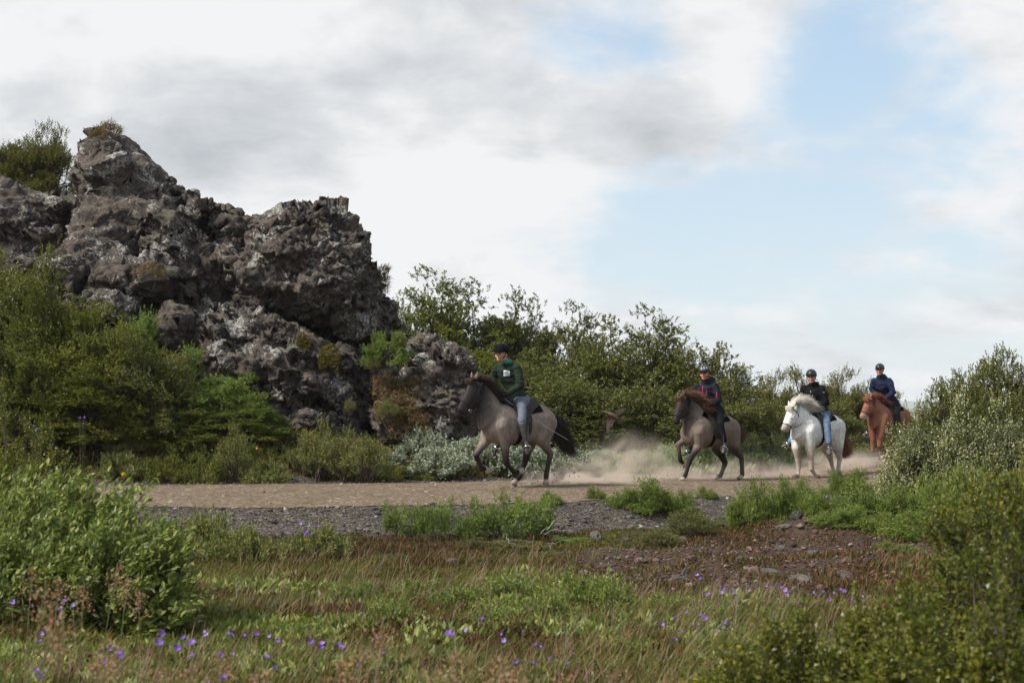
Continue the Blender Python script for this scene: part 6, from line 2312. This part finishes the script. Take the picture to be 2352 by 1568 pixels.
# ---- 4
F4, H4, sad4, bit4, bar4 = make_horse(
    4, 'chestnut horse with pale muzzle, last in the group, half hidden by the catkin bush', 35.4, 44, (685, 720), 1.03,
    dict(NF=[(525, 1190), (512, 1310), (545, 1415), (562, 1458)], FF=[(428, 1170), (420, 1370), (490, 1440), (528, 1455)],
         NH=[(-.25, .75), (-.50, .52), (-.40, .20), (-.36, .06)], FH=[(-.1, .75), (-.22, .50), (-.05, .20), (.03, .08)]),
    [(595, 745, 385, 1090, .165), (515, 685, 385, 980, .135), (435, 615, 392, 855, .11)],
    [(350, 640, 430, 765, .10), (320, 720, 405, 835, .110), (290, 800, 360, 875, .088), (262, 860, 330, 915, .066), (252, 895, 318, 943, .060), (260, 930, 302, 952, .045)],
    dict(body=(.21, .086, .052), dark=(.19, .078, .048), leg=(.20, .08, .05), rump=(.24, .10, .06), muzzle=(.40, .26, .20), ear=(.26, .10, .06)),
    'hair_red', dict(pts=[(-.68, 1.12, 0), (-.80, 1.0, 0), (-.86, .75, 0), (-.84, .45, 0)], w=.05, mat='hair_red'), dx=.10, belly=.68, sx=.0, mane_dir=(-.9, .3, .1), mane_len=.26, z_shift=.0)
R4_ = make_rider(4, F4, sad4, bit4, 'person in a navy canvas jacket and glossy helmet on the chestnut horse',
                 dict(head=(520, 258), neck=(545, 335), chest=(565, 470), waist=(630, 610), pelvis=(685, 705), shN=(655, 395), shF=(440, 405), elN=(705, 565), wrN=(610, 640), haN=(560, 675), elF=(412, 520), wrF=(500, 640), haF=(535, 680),
                      knN=(755, 860), anN=(803, 1040), toN=(818, 1125), anF=(370, 1105), toF=(275, 1120), yaw=.35),
                 dict(top='navy', top_name='jacket', legs='black', shoes='shoe', helmet='shell2', collar=True, bulk=.022, skin=(.50, .25, .19), bridle=[c for c in H4.children if c.name.startswith('bridle')][0]))

# ------------------------------------------------------------------ the bird
M['bird'] = plain('brown_feathers', (.16, .105, .075), .8, .45, 30)
M['birdwing'] = plain('pale_barred_feathers', (.26, .19, .15), .8, .5, 40)
M['birdred'] = plain('rusty_feathers', (.12, .05, .03), .8, .3, 40)
YB = 17.5
bc = at(1406, 954, YB)
bird = empty('bird', bc); tag(bird, 'brown thrush flying with spread wings between the first two horses', 'bird')
ax = norm((at(1393, 947, YB - .05) - at(1426, 963, YB + .03))[None])[0]
sv = norm(np.cross(ax, [.2, -1, .3])[None])[0]; uv_ = np.cross(sv, ax)
bm = bmesh.new()
add_loft(bm, [(-ax * .08, uv_ * .012, sv * .014), (-ax * .04, uv_ * .026, sv * .026), (ax * .01, uv_ * .034, sv * .034), (ax * .05, uv_ * .028, sv * .026), (ax * .075, uv_ * .018, sv * .018), (ax * .09, uv_ * .020, sv * .020), (ax * .11, uv_ * .012, sv * .012), (ax * .135, uv_ * .002, sv * .002)], 14)
raw('body', bm, M['bird'], bird)
for tipd, nm in (((1434, 935), 'wing'), ((1391, 987), 'wing')):
    tip_ = at(*tipd, YB + (.08 if tipd[1] < 950 else -.10)) - bc
    d = tip_ / np.linalg.norm(tip_)
    Lw = np.linalg.norm(tip_)
    back = -ax
    bm = bmesh.new()
    vs_ = []
    for t_, c0, c1_ in ((.05, .045, -.05), (.35, .055, -.055), (.6, .035, -.055), (.8, .01, -.045), (1.0, -.02, -.035)):
        vs_.append((bm.verts.new(d * Lw * t_ - back * c0 * .8), bm.verts.new(d * Lw * t_ + back * (-c1_)), t_))
    for (a, b, _), (c, d_, _) in zip(vs_[:-1], vs_[1:]):
        bm.faces.new((a, c, d_, b))
    bmesh.ops.solidify(bm, geom=bm.faces[:], thickness=.004)
    wg = raw(nm, bm, M['birdwing'], bird, False)
    bm = bmesh.new()
    q0 = [bm.verts.new(d * Lw * t_ - back * c0) for t_, c0 in ((.08, .040), (.35, .050), (.38, .01), (.08, -.01))]
    for v in q0: v.co = Vector(np.array(v.co) + np.array([0, -.008, 0]))
    bm.faces.new(q0)
    bmesh.ops.solidify(bm, geom=bm.faces[:], thickness=.003)
    raw('rusty_patch', bm, M['birdred'], wg, False)
bm = bmesh.new()
t0, t1 = -ax * .07, -ax * .17
q0 = [bm.verts.new(v) for v in (t0 + sv * .012, t0 - sv * .012, t1 - sv * .035, t1 + sv * .035)]
bm.faces.new(q0); bmesh.ops.solidify(bm, geom=bm.faces[:], thickness=.004)
raw('tail', bm, M['bird'], bird, False)
# ------------------------------------------------------------------ dust thrown up by the hooves
def dust_mat(name, dens, seed, scale=1.3, thr=(.38, .70), colr=(.88, .76, .64)):
    m = bpy.data.materials.new(name)
    m.use_nodes = True
    t = NT(m.node_tree)
    t.n.clear()
    tc = t.node('ShaderNodeTexCoord')
    ob = tc.outputs['Object']
    r = t.vmath('LENGTH', ob, out=1)
    fall = t.ss(r, 1.0, .15)
    sp = t.node('ShaderNodeSeparateXYZ', ins={0: ob})
    low = t.ss(sp.outputs[2], .9, -.6)
    off = t.vmath('ADD', t.vmath('MULTIPLY', ob, (1.8, 1.0, 1.0)), (seed * 3.1, seed * 1.7, 0))
    n = t.ss(t.noise(off, scale, 5, .62, .4), *thr)
    d = t.math('MULTIPLY', t.math('MULTIPLY', fall, n), t.math('MULTIPLY', low, dens))
    pv = t.node('ShaderNodeVolumePrincipled')
    pv.inputs['Color'].default_value = (*colr, 1)
    pv.inputs['Anisotropy'].default_value = .1
    t.put(pv.inputs['Density'], d)
    o = t.node('ShaderNodeOutputMaterial')
    t.l.new(pv.outputs[0], o.inputs['Volume'])
    m.cycles.volume_step_rate = 2.0 if hasattr(m.cycles, 'volume_step_rate') else 1.0
    return m


def dust(px, py, Y, size, dens, seed, label, rot=(0, 0, 0), scale=1.3, thr=(.38, .70)):
    bm = bmesh.new()
    bmesh.ops.create_icosphere(bm, subdivisions=3, radius=1.0)
    me = bpy.data.meshes.new('dust_cloud'); bm.to_mesh(me); bm.free()
    me.materials.append(dust_mat('dust', dens, seed, scale, thr))
    o = bpy.data.objects.new('dust_cloud', me)
    col.objects.link(o)
    o.location = at(px, py, Y); o.scale = size; o.rotation_euler = rot
    tag(o, label, 'dust', None, 'stuff')


dust(1370, 1090, 25.8, (1.55, .9, .42), 6.67, 1, 'low dust cloud behind the hind legs of the leading horse')
dust(1440, 1050, 28.8, (1.15, 1.0, .85), 3.33, 2, 'tall thin dust cloud in front of the second horse')
dust(1560, 1090, 28.5, (1.3, 1.0, .5), 4.36, 3, 'dust under the second horse')
dust(1730, 1085, 29.6, (1.2, .9, .55), 5.64, 4, 'dust between the second and the third horse')
dust(1945, 1065, 32.0, (1.35, .9, .60), 6.16, 5, 'dust between the white and the chestnut horse')
dust(1830, 1090, 30.6, (.9, .7, .4), 4.62, 8, 'dust behind the hind hooves of the white horse')
dust(1276, 1098, 24.6, (.12, .12, .34), 25.2, 6, 'jet of earth kicked up by the hind hoof of the leading horse', (0, .75, 0), 3.0, (.3, .55))
dust(1293, 1078, 24.6, (.10, .10, .24), 25.2, 9, 'jet of earth kicked up, upper end', (0, .15, 0), 3.0, (.3, .55))
dust(1213, 1103, 24.4, (.14, .14, .24), 12.6, 7, 'small puff of earth between the hooves of the leading horse', (0, -.2, 0), 3.0, (.35, .6))

# clods flying off the hooves
r = np.random.default_rng(4)
parts = []
for px, py, Y, n, sx, sz in [(1285, 1085, 24.5, 60, .16, .20), (1215, 1108, 24.3, 25, .12, .06), (1560, 1098, 28.0, 20, .25, .05), (1700, 1088, 29.2, 30, .25, .08), (1935, 1085, 31.2, 25, .25, .10)]:
    c = at(px, py, Y)
    q = c + r.normal(size=(n, 3)) * np.array([sx, .12, sz])
    base, Fb = ICO
    V = base[None] * (r.uniform(.004, .014, (n, 1, 1)) * (1 + r.uniform(-.3, .3, (n, 12, 1)))) + q[:, None]
    parts.append((V.reshape(-1, 3), (Fb[None] + (np.arange(n) * 12)[:, None, None]).reshape(-1, 3)))
V, Fq = join(parts)
tag(mesh_np('flying_earth', V, Fq, M['clod']), kind='stuff')

# ------------------------------------------------------------------ haze in the air
bm = bmesh.new()
bmesh.ops.create_cube(bm, size=1.0)
me = bpy.data.meshes.new('haze'); bm.to_mesh(me); bm.free()
hm_ = bpy.data.materials.new('haze'); hm_.use_nodes = True
t = NT(hm_.node_tree); t.n.clear()
pv = t.node('ShaderNodeVolumePrincipled')
pv.inputs['Color'].default_value = (.93, .96, 1.0, 1)
pv.inputs['Density'].default_value = 1.6e-4
o = t.node('ShaderNodeOutputMaterial'); t.l.new(pv.outputs[0], o.inputs['Volume'])
me.materials.append(hm_)
hz = bpy.data.objects.new('haze', me); col.objects.link(hz)
hz.location = (0, 4400, 17); hz.scale = (16000, 11000, 52)
tag(hz, kind='stuff')
